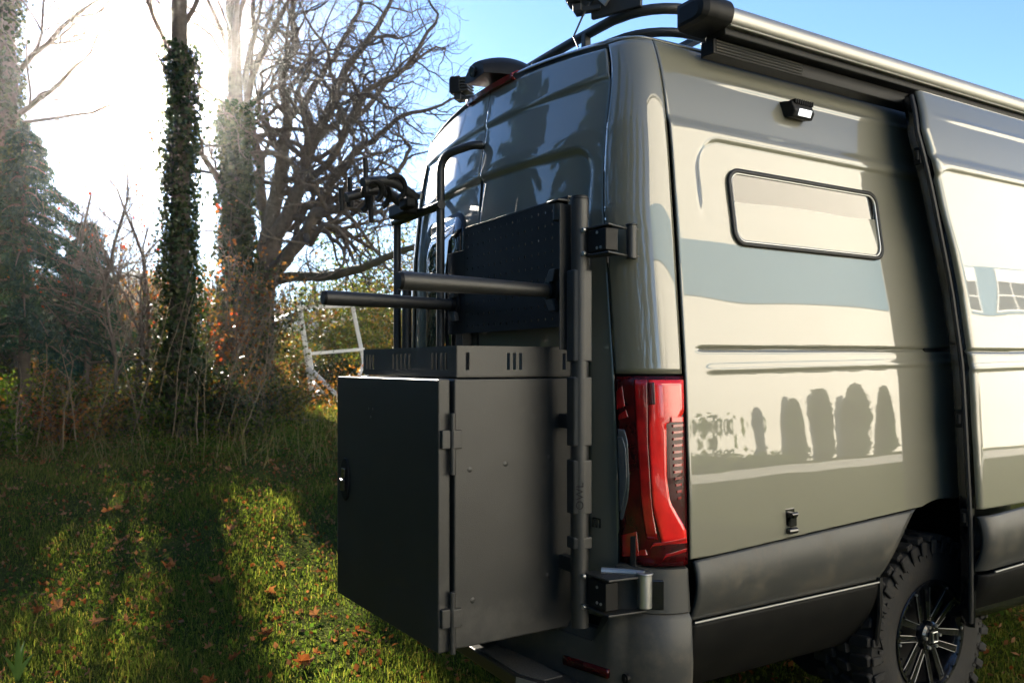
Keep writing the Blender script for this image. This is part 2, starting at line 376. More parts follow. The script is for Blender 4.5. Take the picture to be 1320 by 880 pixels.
# --- corner pillars (both sides), cut out for the tail lights
def mirror(P): Q = np.array(P); Q[..., 0] *= -1; return Q
LZ0, LZ1 = .912, 1.532
for sgn in (1, -1):
    g = MB()
    P = np.array([[corner(t, z) for t in np.linspace(.02, .985, 26)] for z in np.linspace(LZ1 + .008, 2.70, 60)])
    g.grid(P if sgn > 0 else mirror(P))
    o = clean(g.build('corner_pillar', M['paint'], van, True, auto=60)); solid(o, .008, 0)
# --- roof
def xcorner(y):
    """half width of the roof plan at y"""
    z = 2.70
    if y >= YS: return float(w(z))
    ts = np.linspace(0, 1, 60); C = np.array([corner(t, z) for t in ts])
    return float(np.interp(y, C[:, 1], C[:, 0]))
ya = float(yr(xg(2.70), 2.70))
P = []
for i in range(120):
    s = i / 119
    if i < 60:
        v = i / 59
        row = []
        for k in range(61):
            u = -1 + 2 * k / 60
            ys_ = float(np.interp(v, [0, 1], [0, 1]))
            x_end = xg(2.70); yb = yr(abs(u) * x_end, 2.72); y = yb + (.45 - yb) * v ** 1.6
            X = np.sign(u) * abs(u) * xcorner(max(y, ya + .0005)) if True else 0
            base = 2.70 + (2.742 - 2.70) * (1 - u * u)
            q = min(1, (y - yb) / (.40 - yb)); rise = math.sqrt(max(0, 1 - (1 - q) ** 2.2))
            crown = .050 * (1 - abs(u) ** 8) ** .7 + .02 * (1 - u * u)
            row.append((X, y, base + .006 + (crown) * rise))
        P.append(row)
    else:
        y = .45 + (5.3 - .45) * (i - 59) / 60
        P.append([(np.sign(u) * abs(u) * float(w(2.70)), y, 2.70 + .042 * (1 - u * u) + .006 + .050 * (1 - abs(u) ** 8) ** .7 + .02 * (1 - u * u)) for u in np.linspace(-1, 1, 61)])
g = MB(); g.grid(P); o = clean(g.build('roof', M['paint'], van, True, auto=60)); solid(o, .006, 0)
# --- rear doors
def rear_relief(x, z):
    ax = np.abs(x)
    d = .010 * ss(2.592, 2.566, z - .0 * ax)                       # tuck below the upper brow (inwards = +y)
    qx = ax - .715 + .11; qz = z - (2.362 - .02 * ax) + .11
    sdf = np.minimum(np.maximum(qx, qz), 0) + np.hypot(np.maximum(qx, 0), np.maximum(qz, 0)) - .11
    d = d + .016 * ss(.006, -.022, sdf) * ss(.86, .92, z)
    return d
for sgn in (1, -1):
    nx, nz = 80, 230; P = np.zeros((nx, nz, 3))
    for i in range(nx):
        u = i / (nx - 1)
        for j in range(nz):
            v = j / (nz - 1); zb_ = .70; x = .004 + u * (xg(1.4) - .008 - .004)
            z = zb_ + v * (ztop(x) - .012 - zb_); x = .004 + u * (xg(z) - .010 - .004)
            rr = .09; zz0 = z
            if x > xg(z) - .01 - rr and z < zb_ + rr:               # rounded lower outer corner
                cx_ = xg(z) - .01 - rr; dx = x - cx_; z = max(z, zb_ + rr - math.sqrt(max(0, rr * rr - dx * dx)))
            P[i, j] = (sgn * x, yr(x, z) + float(rear_relief(x, z)), z)
    g = MB(); g.grid(P); dr = clean(g.build('rear_door', M['paint'], van, True, auto=60)); solid(dr, .008, 0)
    # tinted pane in its rubber seal
    ol = rrect(.135, .66, 1.46, 2.23, .10)
    cy = lambda x, z: float(yr(x, z) + rear_relief(x, z))
    for nm, grow, off, m_ in (('seal', .022, -.006, 'seal'), ('pane', 0, -.009, 'glass')):
        V = []; cxm, czm = .3975, 1.845
        for (x, z) in ol:
            L_ = math.hypot(x - cxm, z - czm); xx = x + (x - cxm) / L_ * grow; zzz = z + (z - czm) / L_ * grow
            V.append((sgn * xx, cy(xx, zzz) + off, zzz))
        n_ = len(V); rings = [V]; F = []
        for s_ in (.75, .45, .15):
            rings.append([(sgn * (cxm + (abs(p[0]) - cxm) * s_), cy(cxm + (abs(p[0]) - cxm) * s_, czm + (p[2] - czm) * s_) + off, czm + (p[2] - czm) * s_) for p in V])
        A = [q for r_ in rings for q in r_]
        for r_ in range(3): F += [(r_ * n_ + k, r_ * n_ + (k + 1) % n_, (r_ + 1) * n_ + (k + 1) % n_, (r_ + 1) * n_ + k) for k in range(n_)]
        F.append(tuple(3 * n_ + k for k in range(n_)))
        if sgn < 0 or nm == 'x':
            solid(clean(mkmesh(nm, A, F, M[m_], dr, True)), .006, 0)
    g = MB(); g.tube([(sgn * .006, yr(0, z) - .002 + float(rear_relief(0, z)), z) for z in (.8, 1.4, 2.0, 2.5)], .004, 6); g.build('edge_seal', M['seal'], dr)
# badge letters, half hidden by the carrier post
bd = MB()
for k, x in enumerate((.742, .758, .774)):
    bd.box((x, yr(x, 1.02) - .004, 1.025), (.005, .004, .032)); 
bd.box((.758, yr(.758, 1.02) - .004, 1.04), (.036, .004, .005)); bd.build('badge', M['gloss'], van)
# third brake light and reversing camera pod
g = MB(); P = []
for x in np.linspace(-.20, .20, 24):
    yb = yr(x, 2.75) - .012; z = 2.742
    P.append([(x, yb + dy, z + dz) for dy, dz in ((.012, -.012), (-.006, -.008), (-.008, .006), (.012, .016), (.03, .02))])
g.grid(P); bl = g.build('brake_light', M['red'], van, True); solid(bl, .006, -1)
g = MB(); P = []
for i in range(13):
    t = i / 12; y = -.20 + .36 * t                     # nose overhangs rearwards
    hw = .092 * (math.sin(math.pi * min(1, .28 + .72 * t)) ** .5 if t < 1 else .02) * (1.0) + .004; zb = 2.775 + .035 * t; h = .085 * math.sin(math.pi * (.22 + .76 * t)) ** .7
    P.append([(-hw, y, zb), (-hw * .9, y, zb + h * .55), (-hw * .5, y, zb + h), (0, y, zb + h * 1.08), (hw * .5, y, zb + h), (hw * .9, y, zb + h * .55), (hw, y, zb), (0, y, zb - .006), (-hw, y, zb)])
g.grid(P); n_ = len(g.v); g.f.append(tuple(range(9))); rp = g.build('reversing_camera', M['black'], van, True, auto=50)
g = MB(); g.cyl((0, -.212, 2.80), (0, -.19, 2.805), .022, n=16); g.build('camera_lens', M['gloss'], rp, True)

# --- tail lights
def cpatch(t0, t1, z0, z1, off, sgn, nt_=14, nz_=14, rz=0.0):
    P = np.array([[corner(t0 + (t1 - t0) * i / (nt_ - 1), z0 + (z1 - z0) * j / (nz_ - 1), off) for i in range(nt_)] for j in range(nz_)])
    return P if sgn > 0 else mirror(P)
def cpoly(name, poly, off, m_, par, sgn, th=.006):
    """polygon in (t,z) laid on the corner: triangulated strip fill by rows"""
    zs_ = sorted(set([p[1] for p in poly])); z0, z1 = zs_[0], zs_[-1]; rows = []
    n_ = 26
    for j in range(n_ + 1):
        z = z0 + (z1 - z0) * (j / n_) ; z = min(max(z, z0 + 1e-5), z1 - 1e-5); xs = []
        for i in range(len(poly)):
            (a0, b0), (a1, b1) = poly[i], poly[(i + 1) % len(poly)]
            if (b0 - z) * (b1 - z) < 0: xs.append(a0 + (a1 - a0) * (z - b0) / (b1 - b0))
        if len(xs) < 2: continue
        lo, hi = min(xs), max(xs); rows.append([corner(lo + (hi - lo) * k / 7, z, off) for k in range(8)])
    P = np.array(rows); P = P if sgn > 0 else mirror(P)
    g = MB(); g.grid(P); o = clean(g.build(name, M[m_], par, True)); solid(o, th, 0); return o
for sgn in (1, -1):
    g = MB(); g.grid(cpatch(.03, .985, LZ0, LZ1, .002, sgn, 20, 20)); tl = clean(g.build('tail_light', M['reddark'], van, True)); solid(tl, .012, 0)
    tl['label'] = 'tall red and smoked tail light wrapping the van corner'
    L_ = lambda nm, poly, off, m_, th=.006: cpoly(nm, poly, off, m_, tl, sgn, th)
    # wide bright red column that narrows and sweeps out to the side at the bottom
    L_('red_lens', [(.50, 1.52), (.985, 1.52), (.975, 1.40), (.72, 1.38), (.70, 1.20), (.74, 1.12), (.96, 1.03), (.97, .985), (.62, .985), (.50, 1.10), (.47, 1.32)], .008, 'redbright')
    L_('red_lens', [(.30, 1.52), (.49, 1.52), (.46, 1.32), (.49, 1.10), (.56, 1.0), (.40, 1.0), (.34, 1.12), (.31, 1.35)], .006, 'red')
    L_('light_window', [(.50, 1.512), (.58, 1.512), (.58, 1.44), (.50, 1.44)], .0125, 'reddark', .003)
    for k in range(12):
        z = 1.365 - k * .0215; wd = .135 - .006 * k
        L_('lens_rib', [(.80 - .0 * k + .012 * max(0, k - 7), z), (.80 + wd + .03, z + .002), (.80 + wd + .03, z + .010), (.80 + .012 * max(0, k - 7), z + .008)], .009, 'red', .004)
    L_('lens_bar', [(.775, 1.382), (.955, 1.382), (.955, 1.398), (.775, 1.398)], .012, 'redbright', .004)
    # reversing lamp, nested rounded panes
    for k, (dx, dz) in enumerate(((0, 0), (.03, .025), (.055, .05))):
        L_('reverse_lens', [(.04, 1.38 - dz), (.17 - dx, 1.38 - dz), (.21 - dx, 1.34 - dz), (.215 - dx, 1.18), (.19 - dx, 1.10 + dz), (.10 - dx * .6, 1.03 + dz), (.04, 1.02 + dz)], .006 + .0025 * k, 'clear', .003)
    for (a0, z0, a1, z1) in ((.05, .93, .30, 1.02), (.08, .935, .42, .965), (.04, 1.42, .16, 1.50), (.06, 1.385, .2, 1.42)):
        L_('indicator_facet', [(a0, z0), (a1, z0 + .012), (a1 - .03, z1), (a0, z1 - .02)], .007, 'red', .004)
    for (z0, t0) in ((1.0, .45), (.965, .62)):
        L_('light_strip', [(t0, z0 - .034), (t0 + .04, z0 - .022), (.96, z0 - .008), (.96, z0 + .002), (t0 + .05, z0 - .012)], .010, 'red', .003)
# --- side window
def onside(y, z, off): return (float(w(z) + relief(y, z, YS)) + off, y, z)
def side_ring(name, o0, o1, off0, off1, m_, par):
    n_ = len(o0); V = [onside(y, z, off0) for (y, z) in o0] + [onside(y, z, off1) for (y, z) in o1]
    return solid(mkmesh(name, V, [(k, (k + 1) % n_, n_ + (k + 1) % n_, n_ + k) for k in range(n_)], M[m_], par, True), .006, 0)
wy0, wy1, wz0, wz1 = .315, 1.165, 1.99, 2.272
sw = side_ring('side_window', rrect(wy0, wy1, wz0, wz1, .055), rrect(wy0 + .014, wy1 - .014, wz0 + .014, wz1 - .014, .043), .010, .012, 'seal', van)
side_ring('frame_ring', rrect(wy0 + .013, wy1 - .013, wz0 + .013, wz1 - .013, .044), rrect(wy0 + .021, wy1 - .021, wz0 + .021, wz1 - .021, .038), .008, .008, 'bright', sw)
ol = rrect(wy0 + .02, wy1 - .02, wz0 + .02, wz1 - .02, .038)
cyy, czz = (wy0 + wy1) / 2, (wz0 + wz1) / 2
# flat pane: plane through the panel
V = []
for (y, z) in ol:
    xa = float(w(wz0)) + (float(w(wz1)) - float(w(wz0))) * (z - wz0) / (wz1 - wz0)
    V.append((xa + .0045, y, z))
solid(mkmesh('pane', V, [tuple(range(len(V)))], M['glass'], sw), .004, 0)
# --- scene lamp
lx = float(w(2.541))
g = MB(); g.prism([(lx - .012, .645, 2.575), (lx - .004, .655, 2.515), (lx + .045, .66, 2.505), (lx + .060, .66, 2.53), (lx + .05, .65, 2.565)], (0, .115, 0))
lm = bev(g.build('side_lamp', M['black'], van), .006)
g = MB()
for k in range(9): g.box((lx + .046, .665 + k * .012, 2.563), (.03, .004, .018))
bev(g.build('cooling_fins', M['black'], lm), .001)
g = MB(); g.prism([(lx + .0535, .683, 2.5125), (lx + .0535, .748, 2.5125), (lx + .0625, .748, 2.536), (lx + .0625, .683, 2.536)], (.004, 0, -.002)); g.build('lamp_lens', M['lamp'], lm)
# --- bonnet-style latch on the panel
lx = float(w(1.0)) + .0
g = MB(); g.box((lx + .006, .542, 1.005), (.014, .05, .10)); g.box((lx + .02, .542, 1.015), (.02, .034, .05)); g.prism([(lx + .012, .525, .99), (lx + .04, .525, 1.035), (lx + .034, .525, 1.045), (lx + .01, .525, 1.02)], (0, .034, 0)); g.cyl((lx + .022, .518, .975), (lx + .022, .566, .975), .012, n=12)
bev(g.build('toggle_latch', M['gloss'], van), .004)
# --- fuel-free details: sliding-door track end on the quarter panel
g = MB(); g.bx(float(w(1.62)) - .004, float(w(1.62)) + .012, 1.40, 1.62, 1.585, 1.64); bev(g.build('door_track', M['black'], van), .003)
# --- sliding door, slid back and standing proud
def yedge(z): return np.interp(z, [.45, .61, .96, 1.16, 1.58, 1.86, 2.33, 2.52, 2.68, 2.74], [1.50, 1.485, 1.465, 1.455, 1.45, 1.42, 1.33, 1.295, 1.33, 1.35])
DO = .172
def door_pt(y, z, rel=True): return (float(w(z) + (relief(y, z, 1.28) if rel else 0)) + DO, y, z)
nY, nZ = 110, 260; P = np.zeros((nY, nZ, 3)); zs = np.linspace(.99, 2.70, nZ)
for j, z in enumerate(zs):
    ye = float(yedge(z)); yy = ye + (2.80 - ye) * np.linspace(0, 1, nY)
    x = w(z) + relief(yy + .22, np.full(nY, z), 1.40) + DO
    x = x - .018 * ss(ye + .02, ye, yy) ** 2
    P[:, j] = np.stack([x, yy, np.full(nY, z)], -1)
g = MB(); g.grid(P); sl = clean(g.build('sliding_door', M['paint'], van, True, auto=60)); solid(sl, .006, 0)
# inner pan of the door: dark edge with lip
P = []
for z in np.linspace(.50, 2.69, 70):
    ye = float(yedge(z)); xx = float(w(z)) + DO
    P.append([(xx - .018, ye + .002, z), (xx - .035, ye - .012, z), (xx - .060, ye - .004, z), (xx - .062, ye + .02, z), (xx - .088, ye + .022, z), (xx - .09, ye + .12, z), (xx - .09, 2.75, z)])
g = MB(); g.grid(P); solid(g.build('door_inner_pan', M['gloss'], sl, True, auto=40), .004, 0)
g = MB(); g.tube([(float(w(z)) + DO - .030, float(yedge(z)) - .010, z) for z in np.linspace(.52, 2.68, 40)], .010, 8); g.build('door_seal', M['seal'], sl, True)
for z in (2.42, 1.35, .95):
    g = MB(); ye = float(yedge(z)); g.box((float(w(z)) + DO - .05, ye - .012, z), (.03, .02, .07)); g.cyl((float(w(z)) + DO - .05, ye - .02, z - .02), (float(w(z)) + DO - .05, ye - .02, z + .02), .010, n=10)
    bev(g.build('door_catch', M['black'], sl), .003)
def dclad(z0f, z1f, offf, nm, m_):
    P = np.zeros((30, 22, 3))
    for i in range(30):
        for j in range(22):
            v = j / 21; y = 1.545 + 1.25 * i / 29; z = z0f(y) + v * (z1f(y) - z0f(y)); e_ = .02 * (1 - min(1, i / 1.5)) ** 2
            P[i, j] = (w(z) + DO + offf(v) - e_, y + (float(yedge(z)) - 1.545) * (1 - i / 29), z)
    g = MB(); g.grid(P); return solid(g.build(nm, M[m_], sl, True, auto=70), .012, -1)
dclad(lambda y: .735 + .03 * (y - 1.55), lambda y: .958 + .055 * (y - 1.55), lambda v: -.006 + .034 * math.sin(math.pi * min(1, .12 + .95 * (1 - v))) ** .8, 'lower_cladding', 'char')
dclad(lambda y: .52, lambda y: .722 + .03 * (y - 1.55), lambda v: -.125 + .13 * math.sin(v * math.pi / 2), 'sill_cladding', 'sill')
g = MB(); g.tube([(float(w(.73)) + DO + .018, 1.555, .729), (float(w(.73)) + DO + .018, 2.1, .745), (float(w(.73)) + DO + .018, 2.75, .765)], .0042, 8); g.build('trim_strip', M['trim'], sl, True)
# --- rear bumper
def bump_pt(s, z, off):
    """s 0..1 across rear from centre to corner gap, 1..2 around the corner"""
    zz = max(z, .62)
    if s <= 1: x = s * xg(zz); return (x, yr(x, zz) - off, z)
    p = corner((s - 1), zz, off); return (p[0], p[1], z)
for sgn in (1, -1):
    P = []
    prof = [(.905, -.012), (.90, .012), (.80, .022), (.765, .026), (.758, .020), (.74, .034), (.60, .045), (.48, .040), (.40, .012), (.38, -.05)]
    for s in np.linspace(.0, 1.97, 60):
        row = []
        for (z, off) in prof:
            drop = 0
            if s < 1.02:                                           # the top dips under the rear door
                drop = float(ss(1.04, .93, s)) * .235
            zt_ = z if z < .60 else .60 + (z - .60) * (1 - drop / .305)
            p = bump_pt(s, zt_, off + .02 * float(ss(1.25, 1.0, s))); row.append((sgn * p[0], p[1], p[2]))
        P.append(row)
    g = MB(); g.grid(P); bu = clean(g.build('rear_bumper', M['char'], van, True, auto=38)); solid(bu, .008, 0)
    P = []
    for s in np.linspace(.80, 1.06, 12):
        P.append([(sgn * q[0], q[1], q[2]) for q in (bump_pt(s, .565 - .03 * (1 - s), .068), bump_pt(s, .550 - .03 * (1 - s), .070), bump_pt(s, .535 - .03 * (1 - s), .068))])
    g = MB(); g.grid(P); solid(g.build('reflector', M['reddark'], bu, True), .012, 0)
    q = corner(.22, .62, .052); g = MB(); g.cyl((sgn * q[0], q[1] + .015, .545), (sgn * (q[0] + .001), q[1] - .003, .545), .016, n=18); g.cyl((sgn * q[0], q[1] - .002, .545), (sgn * q[0], q[1] - .007, .545), .010, n=14)
    g.build('parking_sensor', M['black'], bu, True)
# --- rear step
st = MB(); st.prism([(-.72, -.20, .44), (.80, -.20, .44), (.82, -.27, .44), (.60, -.36, .44), (-.52, -.36, .44), (-.74, -.27, .44)], (0, 0, .05))
sp = bev(st.build('rear_step', M['powder'], van), .006)
g = MB(); g.prism([(.33, -.225, .4905), (.69, -.225, .4905), (.69, -.30, .4905), (.59, -.345, .4905), (.33, -.345, .4905)], (0, 0, .004)); g.build('grip_pad', M['grip'], sp)
g = MB(); g.prism([(-.31, -.225, .4905), (-.67, -.225, .4905), (-.67, -.30, .4905), (-.57, -.345, .4905), (-.31, -.345, .4905)], (0, 0, .004)); g.build('grip_pad', M['grip'], sp)
g = MB(); g.prism([(.605, -.362, .452), (.825, -.272, .452), (.823, -.268, .488), (.603, -.358, .488)], (.004, -.004, 0)); g.build('edge_trim', M['trim'], sp)
# --- wheels
TR = .425
def make_wheel(loc):
    c = (0, 0, 0); wh = bpy.data.objects.new('wheel', None); COL.objects.link(wh); wh.parent = van; wh.location = Vector(loc) - van.location
    def part(g, nm, m_, sm=True, par=wh, auto=35): return mkmesh(nm, np.array(g.v) + np.array(loc), g.f, m_, par, sm, None, auto)
    g = MB(); g.lathe([(.225, -.24), (.30, -.262), (.375, -.255), (.402, -.235), (.408, -.13), (.402, -.025), (.392, -.006), (.372, .0), (.34, .008), (.30, .009), (.262, .002), (.238, -.004), (.222, -.012)], c, 0, 72)
    part(g, 'tyre', M['rubber'])
    # sidewall ring with raised ribs
    g = MB()
    for k in range(48):
        a_ = 2 * math.pi * k / 48; Mx = Matrix.Rotation(a_, 3, 'X'); g.box(np.array(Mx @ Vector((.0075, 0, .352))), (.006, .006 if k % 2 else .014, .026), Mx)
    part(g, 'sidewall_ribs', M['rubber'], False)['kind'] = 'stuff'
    base = None; n_ = 34
    for k in range(n_):
        a_ = 2 * math.pi * k / n_
        for row in range(4):
            if row == 0:
                poly = [(-.075, -.022), (-.07, .018), (.0, .028), (.012, .022), (.012, -.012), (-.03, -.026)]; xo = -.012
            elif row == 1: poly = [(-.05, -.02), (-.045, .022), (.0, .016), (.004, -.024)]; xo = -.10
            elif row == 2: poly = [(-.05, -.02), (-.045, .022), (.0, .016), (.004, -.024)]; xo = -.165
            else: poly = [(-.02, -.022), (-.015, .018), (.045, .028), (.05, -.02)]; xo = -.245
            key = row
            if k == 0:
                g = MB(); g.prism([(p[0] + xo, p[1], .398) for p in poly], (0, 0, .028))
                if row == 0: g.prism([(.004, -.014, .352), (.004, .016, .352), (.004, .022, .41), (.004, -.012, .41)], (.010, 0, 0))
                o = part(g, 'tread_lug', M['rubber'], False); bev(o, .004, 1); protos[row] = o
            else:
                o = protos[row].copy(); COL.objects.link(o); o.parent = wh
            o.rotation_euler = (a_ + (.5 * 2 * math.pi / n_ if row in (1, 3) else 0), 0, 0)
    g = MB(); g.lathe([(.232, -.16), (.232, -.012), (.238, .0), (.236, .004), (.222, .002), (.212, -.012), (.205, -.05), (.20, -.15)], c, 0, 64)
    rim = part(g, 'rim', M['gloss'])
    g = MB(); g.lathe([(.0, -.11), (.205, -.11), (.205, -.125)], c, 0, 40); part(g, 'brake_disc', M['gap'], par=rim)
    for k in range(6):
        a_ = 2 * math.pi * k / 6 + .25
        Mx = np.array(Matrix.Rotation(a_, 3, 'X'))
        g = MB()
        for sd_ in (-1, 1):
            pts = [(-.03, sd_ * .010, .05), (-.03, sd_ * .034, .05), (-.018, sd_ * .050, .215), (-.018, sd_ * .020, .215)]
            g.prism([Mx @ np.array(p) for p in pts], Mx @ np.array((.012, 0, 0)))
        o = part(g, 'spoke', M['gloss'], False, rim); bev(o, .002)
        g = MB(); g.tube([Mx @ np.array((-.017, .036, .07)), Mx @ np.array((-.005, .049, .20))], .0012, 6); g.tube([Mx @ np.array((-.017, -.036, .07)), Mx @ np.array((-.005, -.049, .20))], .0018, 6)
        part(g, 'milled_edge', M['trim'], True, rim)
    for k in range(24):
        a_ = 2 * math.pi * k / 24; g = MB(); q = np.array([0, .2185 * math.cos(a_), .2185 * math.sin(a_)]); g.cyl(q + [.0, 0, 0], q + [.007, 0, 0], .005, n=8)
        part(g, 'rim_bolt', M['silver'] if k % 4 == 0 else M['gloss'], True, rim)
    g = MB(); g.lathe([(.062, -.03), (.060, -.004), (.05, .004), (.036, .004), (.034, .012), (0, .012)], c, 0, 28); hub = part(g, 'hub_cap', M['gloss'], par=rim)
    for k in range(6):
        a_ = 2 * math.pi * k / 6; q = np.array([0, .049 * math.cos(a_), .049 * math.sin(a_)]); g = MB(); g.cyl(q, q + [.012, 0, 0], .007, n=6); part(g, 'wheel_nut', M['silver'], False, rim)
    return wh
protos = {}
wheel = make_wheel((.985, WY - .01, TR))
g = MB()
for (a0, b0, a1, b1) in ((-.016, .02, .016, .02), (.016, .02, .020, -.02), (.020, -.02, -.012, -.02), (-.012, -.02, -.016, .02)):
    g.tube([(1.0005, WY - .01 + a0, TR + b0), (1.0005, WY - .01 + a1, TR + b1)], .003, 6)
g.build('hub_emblem', M['silver'], [o for o in wheel.children if o.name.startswith('rim')][0], True)
def copy_tree(o, parent=None):
    c = o.copy(); COL.objects.link(c); c.parent = parent
    for ch in [x for x in bpy.data.objects if x.parent == o and x != c]: copy_tree(ch, c)
    return c
for (x, y, rz) in ((.985, 4.75, 0), (-.985, WY - .01, math.pi), (-.985, 4.75, math.pi)):
    c = copy_tree(wheel, van); c.location = Vector((x, y, TR)) - van.location; c.rotation_euler = (0, 0, rz)

# ================================================================== AWNING
aw = thing('awning', (.9, 2.2, 2.72), 'long rolled-up awning in a silver case along the van roof edge', 'awning')
def awprof(y):
    pts = []
    for a_ in np.linspace(R(100), R(-42), 14): pts.append((.952 + .046 * math.cos(a_), y, 2.783 + .043 * math.sin(a_)))
    return [(.87, y, 2.825)] + pts + [(.962, y, 2.748), (.87, y, 2.748)]
g = MB(); A = awprof(.27); B = awprof(4.6); n_ = len(A); g.add(A + B, [(k, (k + 1) % n_, n_ + (k + 1) % n_, n_ + k) for k in range(n_)] + [tuple(range(n_)), tuple(range(2 * n_ - 1, n_ - 1, -1))])
g.build('case', M['alu'], aw, True, auto=40)
def capprof(y, s): return [(.93 + (p[0] - .93) * s, y, 2.778 + (p[2] - 2.778) * s) for p in awprof(y)]
P = [capprof(y, s) for (y, s) in ((.135, .7), (.14, 1.0), (.16, 1.18), (.20, 1.24), (.269, 1.24))]
g = MB()
for i in range(4): g.add(P[i] + P[i + 1], [(k, (k + 1) % n_, n_ + (k + 1) % n_, n_ + k) for k in range(n_)])
g.add(P[0], [tuple(range(n_))]); g.add(P[-1], [tuple(range(n_))])
bev(g.build('end_cap', M['black'], aw, True, auto=40), .003)
g = MB(); g.cyl((.992, .225, 2.775), (1.010, .225, 2.775), .008, n=10); g.build('screw', M['silver'], aw, True)
g = MB(); g.bx(.86, .925, .26, 4.6, 2.668, 2.721); g.bx(.872, .968, .272, 4.59, 2.7215, 2.7465); rl = bev(g.build('mounting_rail', M['black'], aw), .004)
for k in range(4):
    g = MB(); g.tube([(.928, .27, 2.712 - k * .011), (.928, .72, 2.712 - k * .011)], .0026, 6); g.build('rail_rib', M['char'], rl)
g = MB(); g.tube([(.985, .28, 2.750), (.985, 4.6, 2.750)], .0035, 6); g.build('lead_bar_lip', M['bright'], aw, True)
# ================================================================== ROOF RACK
rk = thing('roof_rack', (0, 2.0, 2.80), 'black tubular roof rack rail running round the van roof', 'roof rack')
def railpath(z, inset, yb, crown=0):
    P = []; xs = .735 - inset
    for x in np.linspace(-xs + .22, xs - .22, 12): P.append((x, yb + .05 * x * x, z + crown * (1 - (x / xs) ** 2)))
    P += [(xs - .22 + .22 * math.sin(a_), yb + .02 + .22 - .22 * math.cos(a_), z) for a_ in np.linspace(.15, math.pi / 2, 8)]
    P += [(xs, y, z) for y in (.6, 1.2, 2.4, 4.4)]
    L_ = [(-p[0], p[1], p[2]) for p in P if p[1] > yb + .03][::-1]
    return L_ + P
g = MB(); g.tube(railpath(2.905, 0, .12), .020, 12); g.build('upper_rail', M['powder'], rk, True)
g = MB(); g.tube(railpath(2.805, -.015, .09, .0), .017, 12); g.build('lower_rail', M['powder'], rk, True)
for (x, y) in ((.36, .115), (-.36, .115), (.725, .42), (-.725, .42), (.735, 1.6), (0, .1)):
    g = MB(); g.prism([(x - .018, y - .012, 2.79), (x + .018, y - .012, 2.79), (x + .012, y - .012, 2.90), (x - .012, y - .012, 2.90)], (0, .03, 0)); bev(g.build('rail_bracket', M['powder'], rk), .003)
g = MB(); g.bx(-.6, .6, .5, .54, 2.88, 2.90); g.bx(-.6, .6, 1.4, 1.44, 2.88, 2.90); g.build('cross_bar', M['powder'], rk)
# ================================================================== WORK LIGHTS
def work_light(loc, rz, label):
    t = thing('work_light', loc, label, 'work light', 'cube work lights on the roof rack')
    l = np.array(loc); Rz = np.array(Matrix.Rotation(rz, 3, 'Z'))
    def q(p): return l + Rz @ np.array(p)
    def bb(g, c, s): g.box(q(c), s, Rz)
    g = MB(); bb(g, (0, 0, .052), (.085, .055, .085)); bd_ = bev(g.build('housing', M['black'], t), .006)
    for k in range(5):
        g = MB(); bb(g, (0, .048, .022 + k * .015), (.08, .045, .007)); bev(g.build('cooling_fin', M['char'], t), .001)
    g = MB(); bb(g, (0, -.030, .052), (.070, .008, .070)); lz = bev(g.build('lens', M['clear'], t), .003)
    g = MB(); bb(g, (0, -.0355, .052), (.052, .003, .052)); g.build('reflector', M['silver'], lz)
    g = MB(); bb(g, (0, .01, -.005), (.06, .035, .03)); bb(g, (0, .05, -.01), (.03, .10, .02)); bev(g.build('mount', M['powder'], t), .004)
    return t
work_light((-.60, .03, 2.905), R(-52), 'black cube work light on the rack beyond the reversing camera pod')
work_light((.43, .02, 2.955), R(-50), 'black cube work light on the rack above the hinged corner of the rear door')
g = MB(); c0 = np.array([.545, .075, 2.965])
g.prism([c0 + [0, 0, .032], c0 + [.028, .012, 0], c0 + [0, 0, -.032], c0 + [-.028, -.012, 0]], (.006, -.012, 0))
rkd = g.build('diamond_plate', M['silver'], rk); bev(rkd, .002)
g = MB(); g.prism([(.47, .06, 2.91), (.66, .15, 2.91), (.66, .15, 2.985), (.47, .06, 2.985)], (-.008, .018, 0)); bev(g.build('lamp_bracket', M['powder'], rk), .004)
g = MB(); g.tube([(.47, .05, 2.97), (.46, .02, 2.90), (.44, .0, 2.84), (.47, .0, 2.79)], .004, 6); g.build('cable', M['seal'], rk, True)

